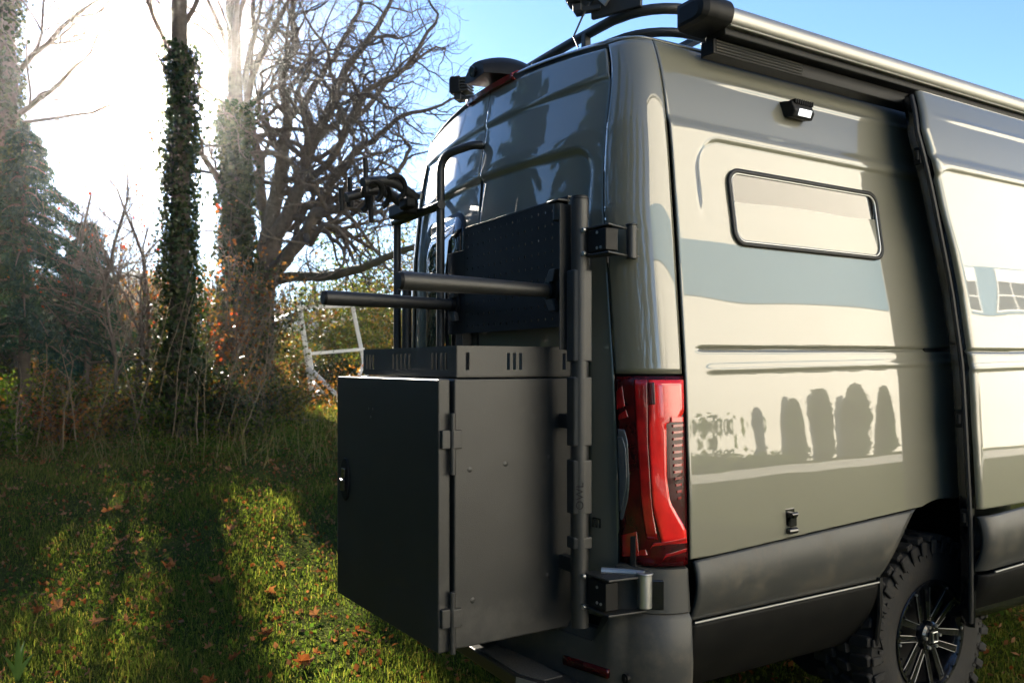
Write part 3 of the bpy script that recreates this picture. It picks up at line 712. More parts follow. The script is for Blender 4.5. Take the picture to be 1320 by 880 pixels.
# ================================================================== REAR CARRIER
PX, PY = .808, -.235
ca = thing('rear_carrier', (PX, PY, .67), 'black hinged tube carrier with perforated plate and two padded arms on the rear door', 'carrier')
g = MB(); g.tube([(PX, PY, .70), (PX, PY, 2.125)], .0295, 24); g.build('post', M['powder'], ca, True)
g = MB(); g.tube([(PX, PY, 2.118), (PX, PY, 2.130)], [.0305, .028], 24); g.build('post_cap', M['black'], ca, True)
for (z0, z1) in ((1.58, 1.885), (1.30, 1.53), (1.075, 1.255), (.96, 1.0)):
    g = MB(); xo = .012
    g.prism([(PX - .030, PY - .034, z0), (PX + .012, PY - .034, z0), (PX + .030, PY - .006, z0), (PX + .030, PY + .03, z0), (PX - .030, PY + .03, z0)], (0, 0, z1 - z0))
    cl = bev(g.build('clamp_sleeve', M['powder'], ca), .005)
    if abs(z0 - 1.075) < .01:
        cu = bpy.data.curves.new('txt', 'FONT'); cu.body = 'OWL'; cu.size = .036; cu.extrude = .0006; cu.align_x = 'LEFT'
        cu.space_character = 1.05
        to = bpy.data.objects.new('txt', cu); COL.objects.link(to); dg = bpy.context.evaluated_depsgraph_get(); dg.update()
        me = bpy.data.meshes.new_from_object(to.evaluated_get(dg)); bpy.data.objects.remove(to)
        Vt = np.array([v.co for v in me.vertices]); Ft = [tuple(p.vertices) for p in me.polygons]
        # reads upwards, on the face turned to the +x/-y corner
        nrm = np.array([.8415, -.5402, 0]); tx = np.array([0, 0, 1.0]); ty = np.array([-.5402, -.8415, 0])
        o_ = np.array([PX + .0300, PY - .0065, 1.092]) 
        Vw = o_ + np.outer(Vt[:, 0] * 1.05, tx) + np.outer(Vt[:, 1], ty) + np.outer(Vt[:, 2] + .0014, nrm)
        mkmesh('lettering', Vw, Ft, M['gap'], cl)
# vertical back plate beside the post, and the second upright
g = MB(); g.bx(PX - .055, PX - .047, PY + .0, PY + .035, .75, 2.10); bev(g.build('post_flange', M['powder'], ca), .002)
X2 = -.075
g = MB(); g.bx(X2 - .03, X2 + .03, PY + .0, PY + .05, .9, 2.05); bev(g.build('upright', M['powder'], ca), .004)
for z in (.86, 1.35): 
    g = MB(); g.bx(X2, PX - .03, PY + .012, PY + .045, z, z + .05); bev(g.build('cross_member', M['powder'], ca), .004)
# perforated plate with stepped left end
xs = [.005]; zs_ = [1.70]
for k in range(15): xs += [.03 + k * .045, .03 + k * .045 + .009]
xs.append(PX - .05)
for k in range(9): zs_ += [1.725 + k * .047, 1.725 + k * .047 + .009]
zs_.append(2.135)
holes = {(i, j) for i in range(1, len(xs) - 1, 2) for j in range(1, len(zs_) - 1, 2)}
hp_ = holed_plate(xs, zs_, holes, .004)
g = MB(); g.v = [(p[0], PY - .012, p[1]) for p in hp_.v]; g.f = hp_.f
pp = clean(g.build('perforated_plate', M['black'], ca)); solid(pp, .004, 0)
g = MB(); g.bx(-.15, .004, PY - .014, PY - .010, 1.70, 2.05); bev(g.build('plate_wing', M['black'], ca), .001)
g = MB(); g.bx(.01, PX - .05, PY - .014, PY + .01, 2.136, 2.142); g.bx(PX - .0495, PX - .044, PY - .05, PY + .02, 1.62, 2.11); bev(g.build('plate_flange', M['powder'], ca), .001)
g = MB(); g.cyl((PX - .085, PY - .028, 2.06), (PX - .085, PY - .028, 2.118), .019, n=18); g.box((PX - .085, PY - .028, 2.125), (.07, .05, .008)); bev(g.build('plate_bush', M['powder'], ca, True), .002)
# padded arms with brackets
for (x, lab) in ((.665, 1), (-.085, 2)):
    g = MB(); g.tube([(x, -.815, 1.832), (x, -.80, 1.832), (x, -.60, 1.83), (x, -.25, 1.826)], [.0292, .0298, .0282, .0225], 28)
    arm = g.build('carry_arm', M['powder'], ca, True)
    g = MB(); g.cyl((x, -.826, 1.832), (x, -.8155, 1.832), .026, .0292, 24); g.build('end_plug', M['black'], arm, True)
    g = MB(); g.cyl((x, -.258, 1.826), (x, -.249, 1.826), .050, n=24); g.cyl((x, -.275, 1.826), (x, -.258, 1.826), .030, n=20); bev(g.build('arm_flange', M['black'], arm, True), .002)
    for (dz, s_) in ((.05, 1), (-.05, -1)):
        g = MB(); g.prism([(x - .02, -.25, 1.826 + dz * .5), (x + .035, -.25, 1.826 + dz * .6), (x + .048, -.25, 1.826 + dz * 1.45), (x + .012, -.25, 1.826 + dz * 1.45), (x - .005, -.25, 1.826 + dz * .9)], (0, -.022, 0)); bev(g.build('arm_lug', M['powder'], arm), .003)
# hinges to the van body
def hinge(z0, z1, m_, low):
    q = corner(.40, (z0 + z1) / 2, .030); h = thing('carrier_hinge', (PX + .09, PY + .02, z0), 'silver-cornered lower hinge joining the carrier to the bumper' if low else 'black upper hinge joining the carrier to the van corner', 'hinge')
    g = MB(); g.box((PX + .085, PY + .03, (z0 + z1) / 2), (.10, .05, (z1 - z0) * .74)); bl_ = bev(g.build('hinge_block', M['black'], h), .003)
    for zz_ in (z0 + .004, z1 - .004):
        g = MB(); g.prism([(PX + .02, PY - .0, zz_ - .003), (PX + .15, PY + .005, zz_ - .003), (q[0] + .005, q[1] - .02, zz_ - .003), (q[0] + .005, q[1] + .03, zz_ - .003), (PX + .10, PY + .07, zz_ - .003), (PX + .02, PY + .05, zz_ - .003)], (0, 0, .007)); bev(g.build('hinge_plate', M[m_], h), .002)
    for zz_ in (z0 + .01, z1 - .01):
        g = MB(); g.cyl((PX + .037, PY - .006, zz_), (PX + .037, PY - .016, zz_), .008, n=12); bev(g.build('bolt', M['silver'], h, True), .001)
    r_ = .024 if low else .017
    g = MB(); zb_ = z0 + .018 if low else z0 - .006; g.cyl((q[0] + .006, q[1] - .004, zb_), (q[0] + .006, q[1] - .004, z1 + .008), r_, n=20); g.cyl((q[0] + .006, q[1] - .004, z1 + .006), (q[0] + .006, q[1] - .004, z1 + .012), r_ * 1.15, n=20); bev(g.build('hinge_barrel', M['silver'] if low else M['powder'], h, True), .002)
    if low:
        g = MB(); g.box((q[0] + .03, q[1] + .03, (z0 + z1) / 2), (.010, .04, (z1 - z0) * .8), np.array(Matrix.Rotation(R(-38), 3, 'Z'))); bev(g.build('body_plate', M['gloss'], h), .003)
    for (dx, dz) in ((.09, .025), (.11, -.025), (.09, -.025)):
        g = MB(); g.cyl((PX + dx, PY + .006, (z0 + z1) / 2 + dz), (PX + dx, PY + .002, (z0 + z1) / 2 + dz), .005, n=10); g.build('screw', M['silver'], h, True)
    if low:
        g = MB(); g.tube([(PX + .06, PY + .045, z1 + .006), (q[0] - .04, q[1] - .035, z1 + .006), (q[0] + .006, q[1] - .006, z1 + .006)], .012, 10); g.build('hinge_arm', M['silver'], h, True)
hinge(1.925, 2.022, 'powder', False)
hinge(.765, .885, 'powder', True)

# ================================================================== STORAGE BOX
bx0, bx1, by0, by1, bz0, bz1 = -.19, .668, -.632, -.165, .650, 1.527
sb = thing('storage_box', (.24, -.41, .65), 'large black steel storage box with slotted top tray hung behind the van', 'storage box')
g = MB(); g.bx(bx0, bx1, by0, by1, bz0, bz1 - .003); bev(g.build('box_body', M['powder'], sb), .006, 3)
for (y, z) in ((-.60, 1.20), (-.38, 1.21), (-.215, 1.215), (-.60, 1.215 - .55), (-.215, .80)):
    pass
for (y, z) in ((-.575, 1.228), (-.44, 1.238), (-.262, 1.25), (-.27, .842), (-.565, .80)):
    g = MB(); g.lathe([(.011, 0), (.008, .0012), (.004, .0022), (0, .0025)], (bx1 - .0004, y, z), 0, 18); g.build('rivet_dimple', M['powder'], sb, True)
# tray: four slotted plates
tz0, tz1 = bz1 + .006, 1.632
def slots(u0, u1, list_):
    xs = [u0]
    for (a_, b2) in list_: xs += [a_, b2]
    return xs + [u1]
def tray_wall(name, u0, u1, list_, place):
    xs = slots(u0, u1, list_); zs = [tz0, tz0 + .020, tz1 - .022, tz1]
    holes = {(i, 1) for i in range(1, len(xs) - 1, 2)}
    h_ = holed_plate(xs, zs, holes, 0); g = MB(); g.v = [place(p[0], p[1]) for p in h_.v]; g.f = h_.f
    o = clean(g.build(name, M['powder'], tr)); solid(o, .0035, 0); return o
g = MB(); g.bx(bx0 + .01, bx1 - .01, by0 + .015, by1, tz0 - .004, tz0); tr = g.build('tray', M['powder'], sb)
grp = lambda c, n_, p=.0245, h=.006: [(c + k * p - h, c + k * p + h) for k in range(n_)]
tray_wall('tray_wall', by0 + .012, by1, grp(by0 + .05, 1, h=.007) + grp(by0 + .205, 3, .024, .006) + grp(by1 - .035, 1, h=.007), lambda u, v: (bx1 - .004, u, v))
tray_wall('tray_wall', by0 + .012, by1, grp(by0 + .05, 1) + grp(by0 + .205, 3, .024, .006) + grp(by1 - .035, 1), lambda u, v: (bx0 + .004, u, v))
tray_wall('tray_wall', bx0 + .004, bx1 - .004, grp(bx0 + .045, 3, .035, .010) + grp(.135, 5, .038, .009) + grp(bx1 - .185, 4, .035, .009), lambda u, v: (u, by0 + .012, v))
tray_wall('tray_wall', bx0 + .004, bx1 - .004, grp(bx0 + .045, 3, .035, .010) + grp(.135, 5, .038, .009) + grp(bx1 - .185, 4, .035, .009), lambda u, v: (u, by1, v))
# door of the box, hinged on the right, standing slightly ajar
hx, hy = bx1 - .012, by0 - .030; ang = R(3.2)
Rd = np.array(Matrix.Rotation(ang, 3, 'Z'))
def dq(p): return np.array([hx, hy, 0]) + Rd @ (np.array(p) - np.array([hx, hy, 0]))
def dbox(g, x0, x1, y0_, y1_, z0, z1):
    c = dq(((x0 + x1) / 2, (y0_ + y1_) / 2, (z0 + z1) / 2)); g.box(c, (x1 - x0, y1_ - y0_, z1 - z0), Rd)
g = MB(); dbox(g, bx0 - .005, hx, hy - .022, hy + .022, bz0 - .008, bz1 - .004); bdo = bev(g.build('box_door', M['powder'], sb), .005, 3)
for z in (1.33, .755):
    g = MB(); g.cyl((hx + .017, hy + .022, z - .115), (hx + .017, hy + .022, z + .085), .010, n=14); bev(g.build('hinge_pin', M['powder'], sb, True), .002)
    g = MB(); g.bx(hx - .002, hx + .019, hy - .016, hy + .024, z - .03, z + .03); g.bx(hx + .012, hx + .028, hy + .018, by0 + .022, z - .03, z + .03); bev(g.build('hinge_leaf', M['powder'], sb), .003)
# oval paddle handle
pts = [dq((bx0 + .085 + .042 * math.cos(a_), hy - .022, 1.115 + .085 * math.copysign(abs(math.sin(a_)) ** .8, math.sin(a_)))) for a_ in np.linspace(0, 2 * math.pi, 32, endpoint=False)]
g = MB(); g.prism(pts, Rd @ np.array((0, -.006, 0))); hd = bev(g.build('paddle_handle', M['black'], bdo), .003)
g = MB(); dbox(g, bx0 + .065, bx0 + .105, hy - .040, hy - .026, 1.07, 1.115); dbox(g, bx0 + .07, bx0 + .10, hy - .036, hy - .026, 1.12, 1.16); bev(g.build('paddle', M['gloss'], hd), .004)
for (x, z) in ((.115, 1.405), (.152, 1.405), (.135, 1.375)):
    g = MB(); a_ = dq((x, hy - .0215, z)); b2 = dq((x, hy - .0245, z)); g.cyl(a_, b2, .005, n=10); g.build('screw_head', M['char'], bdo, True)

# ================================================================== BIKE RACK on the other rear door
br = thing('bike_rack', (-.3, -.3, 1.5), 'black tube bike rack with hooked cradles on the far rear door', 'bike rack')
def rnd_path(pts, r=.06, n=6):
    pts = [np.array(p, float) for p in pts]; out = [pts[0]]
    for i in range(1, len(pts) - 1):
        a_ = pts[i - 1] - pts[i]; c_ = pts[i + 1] - pts[i]; la, lc = np.linalg.norm(a_), np.linalg.norm(c_); rr = min(r, la * .45, lc * .45)
        p0 = pts[i] + a_ / la * rr; p2 = pts[i] + c_ / lc * rr
        for k in range(n + 1):
            t = k / n; out.append((1 - t) ** 2 * p0 + 2 * t * (1 - t) * pts[i] + t * t * p2)
    return out + [pts[-1]]
g = MB(); g.tube(rnd_path([(-.16, -.28, .95), (-.16, -.28, 2.475), (-.02, -.20, 2.50), (.0, -.16, 2.50)], .11), .018, 14); g.build('post', M['powder'], br, True)
g = MB(); g.tube(rnd_path([(-.64, -.28, .95), (-.64, -.28, 2.36), (-.60, -.16, 2.40)], .08), .018, 14); g.build('post', M['powder'], br, True)
g = MB(); g.tube(rnd_path([(-.50, -.29, 1.0), (-.50, -.29, 1.952), (-.20, -.29, 1.952)], .03), .022, 14); g.build('inner_frame', M['powder'], br, True)
for z in (2.26, 1.2):
    g = MB(); g.tube([(-.66, -.285, z), (-.14, -.285, z)], .020, 12); g.build('cross_tube', M['powder'], br, True)
g = MB(); g.box((-.45, -.33, 2.285), (.20, .07, .07)); g.box((-.33, -.36, 2.29), (.10, .05, .05)); bev(g.build('pivot_head', M['black'], br), .012)
g = MB(); g.tube(rnd_path([(-.43, -.33, 2.30), (-.40, -.46, 2.36), (-.40, -.62, 2.30)], .06), .022, 12); g.build('support_arm', M['powder'], br, True)
g = MB(); g.tube(rnd_path([(-.30, -.33, 2.31), (-.27, -.46, 2.37), (-.25, -.60, 2.34)], .06), .022, 12); g.build('support_arm', M['powder'], br, True)
for (x, y, z, s_) in ((-.40, -.47, 2.325, 1), (-.41, -.56, 2.29, .85), (-.27, -.45, 2.335, 1.0), (-.26, -.55, 2.31, .8)):
    P_ = [np.array([x + .02 * math.sin(a_), y + s_ * .05 * math.cos(a_), z + s_ * .05 * math.sin(a_)]) for a_ in np.linspace(R(-60), R(210), 14)]
    g = MB(); g.tube(P_, .013, 10); g.build('cradle_hook', M['black'], br, True)
for (x, y, z, h) in ((-.40, -.60, 2.26, .13), (-.25, -.585, 2.30, .14), (-.40, -.505, 2.20, .12), (-.40, -.64, 2.24, .10)):
    g = MB(); g.tube([(x, y, z), (x + .003, y - .006, z + h)], .011, 10); g.build('strap_post', M['black'], br, True)
g = MB(); g.box((-.36, -.315, 2.335), (.16, .012, .028), np.array(Matrix.Rotation(R(12), 3, 'Y'))); bev(g.build('ratchet_strap', M['silver'], br), .003)

# ================================================================== VEGETATION helpers
def leaves(name, P, size, mat_, parent, r, aspect=.7, droop=None, normal=None, fold=.25, kind='stuff', jit=.35):
    """leaf-sized folded diamonds at points P (n,3)"""
    n = len(P); s = size * (1 + jit * (r.random(n) * 2 - 1))
    a_ = r.normal(size=(n, 3))
    if droop is not None: a_ = a_ * .55 + droop
    a_ /= np.linalg.norm(a_, axis=1)[:, None]
    b2 = r.normal(size=(n, 3))
    if normal is not None: b2 = b2 * .5 + np.cross(normal, a_)
    b2 -= a_ * np.sum(a_ * b2, 1)[:, None]; b2 /= np.linalg.norm(b2, axis=1)[:, None]; c_ = np.cross(a_, b2)
    L_ = a_ * s[:, None]; W_ = b2 * (s * aspect * .5)[:, None]; H_ = c_ * (s * fold * .5)[:, None]
    V = np.stack([P - L_ * .5, P + W_ + H_ * .6, P + L_ * .5, P - W_ + H_ * .6], 1).reshape(-1, 3)
    i0 = np.arange(n) * 4
    Q = np.concatenate([np.stack([i0, i0 + 1, i0 + 2], 1), np.stack([i0, i0 + 2, i0 + 3], 1)])
    o = npmesh(name, V, Q, mat_, parent, attr=np.repeat(r.random(n), 4))
    if kind: o['kind'] = kind
    return o
def wander(p, d, L, n, wig, r, trop=(0, 0, 0)):
    P = [np.array(p, float)]; d = np.array(d, float); d /= np.linalg.norm(d)
    for i in range(n):
        d = d + r.normal(size=3) * wig + np.array(trop); d /= np.linalg.norm(d); P.append(P[-1] + d * L / n)
    return P, d
def grow(mb, p, d, rad, L, lev, r, wig=.22, trop=(0, 0, .03), rmin=.006, ratio=.62, kids=(3, 5), spread=.9, tips=None, maxlev=5):
    n = max(3, int(5 - .3 * lev)) + 2
    P, de = wander(p, d, L, n, wig, r, trop)
    R_ = np.linspace(rad, max(rad * .45, rmin * .6), len(P))
    mb.tube(P, list(R_), 7 if rad > .05 else (5 if rad > .018 else 3), cap=False)
    if lev >= maxlev or rad < rmin:
        if tips is not None: tips.append(P[-1])
        return
    k = r.integers(kids[0], kids[1] + 1)
    for j in range(k):
        i = min(len(P) - 1, int((.3 + .7 * (j + r.random() * .8) / k) * (len(P) - 1)))
        ax = P[min(i + 1, len(P) - 1)] - P[max(i - 1, 0)]; ax /= np.linalg.norm(ax)
        q = r.normal(size=3); q -= ax * (q @ ax); q /= np.linalg.norm(q)
        dd = ax * (1 - .35 * spread) + q * spread * (.5 + .5 * r.random())
        grow(mb, P[i], dd, R_[i] * ratio * (.8 + .35 * r.random()), L * (.55 + .25 * r.random()), lev + 1, r, wig, trop, rmin, ratio, kids, spread, tips, maxlev)
    grow(mb, P[-1], de, R_[-1] * .95, L * .62, lev + 1, r, wig, trop, rmin, ratio, kids, spread, tips, maxlev)
def base_at(px, D):
    """ground point on the bearing of pixel column px at depth D"""
    q = CAM + D * (VD + (px - 660) / FOC * VR); return np.array([q[0], q[1], float(terr(q[0], q[1]))])

# ---- great bare oak
r = np.random.default_rng(11)
OD = 22.0
def gp(px, py, dd=0): return atD(px, py, OD + dd)
ob = base_at(333, OD)
oak = thing('oak_tree', ob, 'bare spreading oak with crooked limbs beside the white frame', 'tree')
limbs = [
 ([tuple(ob - [0, 0, .1]), gp(332, 480), gp(335, 420), gp(338, 370), gp(343, 335), gp(348, 300)], [.40, .31, .27, .25, .22, .18], 0),
 ([gp(343, 335), gp(352, 270, .1), gp(366, 195, .2), gp(370, 150, .3), gp(366, 95, .2), gp(382, 60), gp(376, 20), gp(395, -30)], [.19, .15, .12, .10, .085, .07, .055, .04], 1),
 ([gp(342, 345), gp(362, 290, -.2), gp(390, 235, -.4), gp(398, 195, -.3), gp(425, 140, -.5), gp(438, 100, -.6), gp(470, 60, -.8), gp(500, 10, -1)], [.18, .15, .125, .11, .095, .08, .06, .04], 1),
 ([gp(340, 362), gp(368, 335, -.5), gp(395, 300, -.8), gp(408, 275, -1), gp(440, 270, -1.2), gp(470, 262, -1.3), gp(505, 235, -1.5), gp(530, 190, -1.6)], [.17, .14, .12, .10, .08, .065, .05, .03], 1),
 ([gp(398, 292, -.8), gp(420, 245, -1), gp(450, 205, -1.2), gp(480, 180, -1.2), gp(520, 150, -1.4), gp(560, 140, -1.5)], [.10, .085, .07, .055, .04, .03], 1),
 ([gp(346, 310), gp(338, 260, .5), gp(334, 210, .8), gp(322, 150, 1), gp(318, 90, 1.2), gp(328, 30, 1.2), gp(322, -20, 1.2)], [.13, .10, .09, .08, .065, .05, .04], 1),
 ([gp(404, 185, -.3), gp(430, 160, .3), gp(462, 150, .6), gp(500, 105, .8), gp(545, 70, 1)], [.085, .07, .06, .045, .03], 1),
 ([gp(378, 150, .3), gp(400, 118, .8), gp(430, 75, 1), gp(455, 30, 1.2), gp(470, -10, 1.2)], [.08, .068, .055, .045, .03], 1),
 ([gp(388, 240, -.4), gp(432, 200, -1.2), gp(470, 120, -1.6), gp(520, 90, -1.8), gp(560, 30, -2)], [.08, .066, .055, .04, .028], 1),
]
tb = MB(); cb = MB()
def smoothpath(P, R_, n=4):
    P = [np.array(p, float) for p in P]; out = []; rr = []
    for i in range(len(P) - 1):
        p0, p1, p2, p3 = P[max(i - 1, 0)], P[i], P[i + 1], P[min(i + 2, len(P) - 1)]
        for k in range(n):
            t = k / n; out.append(.5 * ((2 * p1) + (-p0 + p2) * t + (2 * p0 - 5 * p1 + 4 * p2 - p3) * t * t + (-p0 + 3 * p1 - 3 * p2 + p3) * t ** 3)); rr.append(R_[i] + (R_[i + 1] - R_[i]) * t)
    return out + [P[-1]], rr + [R_[-1]]
for (P, R_, lv) in limbs:
    R_ = [q * 1.42 for q in R_]
    Q, rr = smoothpath(P, R_)
    if lv: Q = [q + r.normal(size=3) * .025 for q in Q]
    (tb if lv == 0 else cb).tube(Q, rr, 10 if lv == 0 else 8, cap=False)
    if lv:
        for i in range(5, len(Q)):
            if r.random() < .75:
                for _ in range(1 if r.random() < .8 else 2):
                    ax = Q[min(i + 1, len(Q) - 1)] - Q[i - 1]; ax /= np.linalg.norm(ax)
                    q = r.normal(size=3); q -= ax * (q @ ax); q /= np.linalg.norm(q)
                    grow(cb, Q[i], ax * .5 + q * .9 + VR * .12, max(.022, rr[i] * .5), .8 + 9 * rr[i] * (.6 + .6 * r.random()), 1, r, .36, (0, 0, .01), .010, .62, (2, 3), 1.0, None, 4)
        grow(cb, Q[-1], Q[-1] - Q[-3], rr[-1], 1.4, 1, r, .36, (0, 0, .01), .010, .64, (2, 3), 1.0, None, 4)
mkmesh('trunk', tb.v, tb.f, M['bark'], oak, True)
mkmesh('crown', cb.v, cb.f, M['bark'], oak, True)
lb = MB(); Q, rr = smoothpath([gp(340, 372), gp(360, 359, -.4), gp(395, 356, -1), gp(425, 356, -1.6), gp(450, 350, -2), gp(480, 340, -2.4), gp(515, 325, -2.8), gp(560, 310, -3.2)], [.22, .15, .125, .125, .115, .10, .085, .06])
lb.tube([q + r.normal(size=3) * .012 for q in Q], rr, 8, cap=False)
for i in range(6, len(Q), 3): grow(lb, Q[i], r.normal(size=3) + [0, 0, .8], .028, .9, 2, r, .25, (0, 0, .03), .009, .6, (2, 3), .9, None, 4)
mkmesh('mossy_limb', lb.v, lb.f, M['mossbark'], oak, True)['label'] = 'long horizontal mossy limb'

# ---- ivy-clad trunks
def ivy_trunk(name, px, D, rad, H, lean, label, seed, stems, nleaf=9000, ivy_h=.75, bulge=1.0, lsz=.095):
    r = np.random.default_rng(seed); b0 = base_at(px, D); t = thing(name, b0, label, 'tree', 'ivy-clad trees in the thicket')
    n = 14; P = [b0 + np.array([0, 0, -.1 + (H + .1) * i / n]) + (VR * lean * (i / n) ** 1.3 * H) + r.normal(size=3) * .03 for i in range(n + 1)]
    R_ = [rad * (1.25 - .25 * min(1, i / 2)) * (1 - .55 * i / n) for i in range(n + 1)]
    g = MB(); g.tube(P, R_, 12, cap=False); mkmesh('trunk', g.v, g.f, M['bark'], t, True)
    g = MB()
    for (h, ang_, L_, rr) in stems:
        i = int(h * n); grow(g, P[i], VR * math.sin(R(ang_)) + VZ * math.cos(R(ang_)) + VD * r.normal() * .3, rr, L_, 1, r, .14, (0, 0, .05), .008, .6, (3, 5), .8, None, 4)
    grow(g, P[-1], P[-1] - P[-2], R_[-1], H * .3, 1, r, .15, (0, 0, .04), .008, .6, (3, 5), .8, None, 4)
    mkmesh('crown', g.v, g.f, M['twig'], t, True)
    u = r.random(nleaf) ** .9 * ivy_h * n; i = np.minimum(u.astype(int), n - 1); fr = u - i; PA = np.array(P); RA = np.array(R_)
    c_ = PA[i] * (1 - fr)[:, None] + PA[i + 1] * fr[:, None]; th = r.random(nleaf) * 2 * math.pi
    lump = 1 + .35 * np.sin(th * 2 + u * 1.3 + seed) * np.sin(u * 1.9) + .3 * np.sin(u * 4 + th * 3)
    rad_ = (RA[i] + .03 + np.abs(r.normal(size=nleaf)) * .10 * bulge * lump * (1 + .6 * (u < 4)))
    nr = np.stack([np.cos(th), np.sin(th), np.zeros(nleaf)], 1)
    leaves('ivy', c_ + nr * rad_[:, None] + np.stack([r.normal(size=nleaf) * .02] * 3, 1), lsz, M['ivy'], t, r, .85, np.array([0, 0, -.6]), nr)
    return t
ivy_trunk('ivy_tree', 232, 12.2, .18, 9.5, .0, 'straight thick ivy-clad trunk standing against the sun', 3, [(.62, -35, 2.6, .04), (.70, 30, 2.4, .04), (.8, -20, 3, .05), (.85, 25, 3, .04), (.9, -40, 3, .04)], 7500, .62, .75, .07)
ivy_trunk('ivy_tree', 310, 21.0, .31, 12, -.02, 'ivy-clad trunk leaning against the bare oak, splitting into thin stems', 4, [(.45, -38, 3.2, .10), (.60, 12, 5.5, .11), (.62, -8, 5.8, .10), (.7, -4, 5.5, .09), (.78, 15, 5, .075)], 11000, .66, 1.3, .13)
ivy_trunk('ivy_tree', 6, 14.5, .22, 11, .008, 'big mossy ivy-clad trunk rising behind the dark conifer', 5, [(.50, 62, 1.6, .06), (.62, 50, 2.0, .06), (.55, 75, 2.2, .04), (.7, -40, 3, .06), (.8, 30, 3, .05)], 7500, .95, .7, .08)
# ---- conifer
def conifer(px, D, H, Rm, label, seed, nb=95, per=210, size=.12, loc=None, group='dark conifers at the lawn edge', low=.12):
    r = np.random.default_rng(seed); b0 = base_at(px, D) if loc is None else np.array([loc[0], loc[1], float(terr(loc[0], loc[1]))])
    t = thing('conifer', b0, label, 'tree', group)
    g = MB(); g.tube([b0 + [0, 0, -.1], b0 + [.03, .02, H * .5], b0 + [0, 0, H]], [.022 * H, .013 * H, .01], 9, cap=False); mkmesh('trunk', g.v, g.f, M['bark'], t, True)
    pts = []; g = MB(); dirs = []
    for k in range(nb):
        h = low + (1 - low) * (k + r.random()) / nb; th = k * 2.4 + r.normal() * .3; L_ = Rm * (1 - h) ** .75 * (.75 + .5 * r.random()) + .15
        d_ = np.array([math.cos(th), math.sin(th), .22]); P = []; n = 7
        for i in range(n + 1):
            s = i / n; P.append(b0 + [0, 0, h * H] + np.array([d_[0] * L_ * s, d_[1] * L_ * s, L_ * (.18 * s - .55 * s * s + .1 * s ** 3)]))
        g.tube(P, list(np.linspace(.022, .005, n + 1)), 4, cap=False)
        PA = np.array(P); m = int(per * (.35 + L_ / Rm)); u = (r.random(m) ** .7) * n; i = np.minimum(u.astype(int), n - 1); fr = (u - i)[:, None]
        c_ = PA[i] * (1 - fr) + PA[i + 1] * fr; side = np.array([-d_[1], d_[0], 0]); wd = .26 * L_ * (1 - .75 * u / n) + .03
        c_ = c_ + side * (r.normal(size=m) * wd * .6)[:, None] + np.stack([np.zeros(m), np.zeros(m), -np.abs(r.normal(size=m)) * .09 - .01], 1)
        pts.append(c_); dirs.append(np.tile(d_ * .5 + np.array([0, 0, -.55]), (m, 1)))
    mkmesh('branches', g.v, g.f, M['twig'], t, True)
    leaves('crown', np.concatenate(pts), size, M['needle'], t, r, .22, np.concatenate(dirs), None, .1)
    return t
conifer(30, 11.9, 4.7, 1.55, 'dark drooping conifer over the left undergrowth, nearest the tall ivy trunk', 21, 64, 430, .105, low=.30)
conifer(112, 13.8, 3.6, 1.0, 'smaller dark conifer between the drooping conifer and the ivy trunks', 22, 42, 300, .10, low=.33)
for k, (x, y, H, Rm) in enumerate(((-9.5, -6.8, 12, 2.6), (-13, -9.5, 14, 3.0), (-6.5, -10.5, 13, 2.9), (-15.5, -13, 15, 3.2), (-9.5, -13.5, 15, 3.2), (-17, -6.8, 13, 2.6), (-3, -12.5, 15, 3.1), (2, -13, 15, 3.2), (7, -12.5, 15, 3.2), (12, -11, 14, 3.0), (-1, -18, 16, 3.4), (5, -18, 16, 3.4), (17, -8, 14, 3))):  # out-of-view row; trees beyond the mirrored ones are added to block sky light
    if k < 3: cproto = conifer(0, 0, H, Rm, 'tall dark conifer in the out-of-view row screening the sky at the end of the lawn', 30 + k, 150, 330, .20, (x, y), 'conifer row mirrored in the rear doors', .04); cps = (cps if k else []) + [cproto]
    else:
        c = copy_tree(cps[k % 3]); c.location = (x, y, float(terr(x, y))); c.rotation_euler = (0, 0, k * 1.9); f_ = H / (12, 14, 13)[k % 3] ; c.scale = (f_ * 1.05, f_ * 1.05, f_)
# ---- bare saplings
def sapling(px, D, H, seed, label, lean=0, rad=.035, leafy=None, nm='sapling', wig=.08):
    r = np.random.default_rng(seed); b0 = base_at(px, D); t = thing(nm, b0, label, 'tree', 'bare saplings in the thicket'); tips = []
    g = MB(); P, d = wander(b0 - [0, 0, .05], VZ + VR * lean, H * .75, 10, wig, r, (0, 0, .02)); R_ = np.linspace(rad, rad * .35, 11); g.tube(P, list(R_), 6, cap=False)
    mkmesh('trunk', g.v, g.f, M['twig'], t, True); g = MB()
    for i in range(3, 11):
        for _ in range(2):
            q = r.normal(size=3); q[2] = abs(q[2]) * .9 + .3; grow(g, P[i], q, R_[i] * .6, H * .26 * (1 - .04 * i) * (.7 + .5 * r.random()), 2, r, .13, (0, 0, .04), .0065, .6, (2, 4), .75, tips, 4)
    mkmesh('crown', g.v, g.f, M['twig'], t, True)
    if leafy and tips:
        T = np.array(tips); T = T[r.integers(0, len(T), leafy[1])] + r.normal(size=(leafy[1], 3)) * .05; leaves('leaves', T, .06, M[leafy[0]], t, r, .8)
    return t
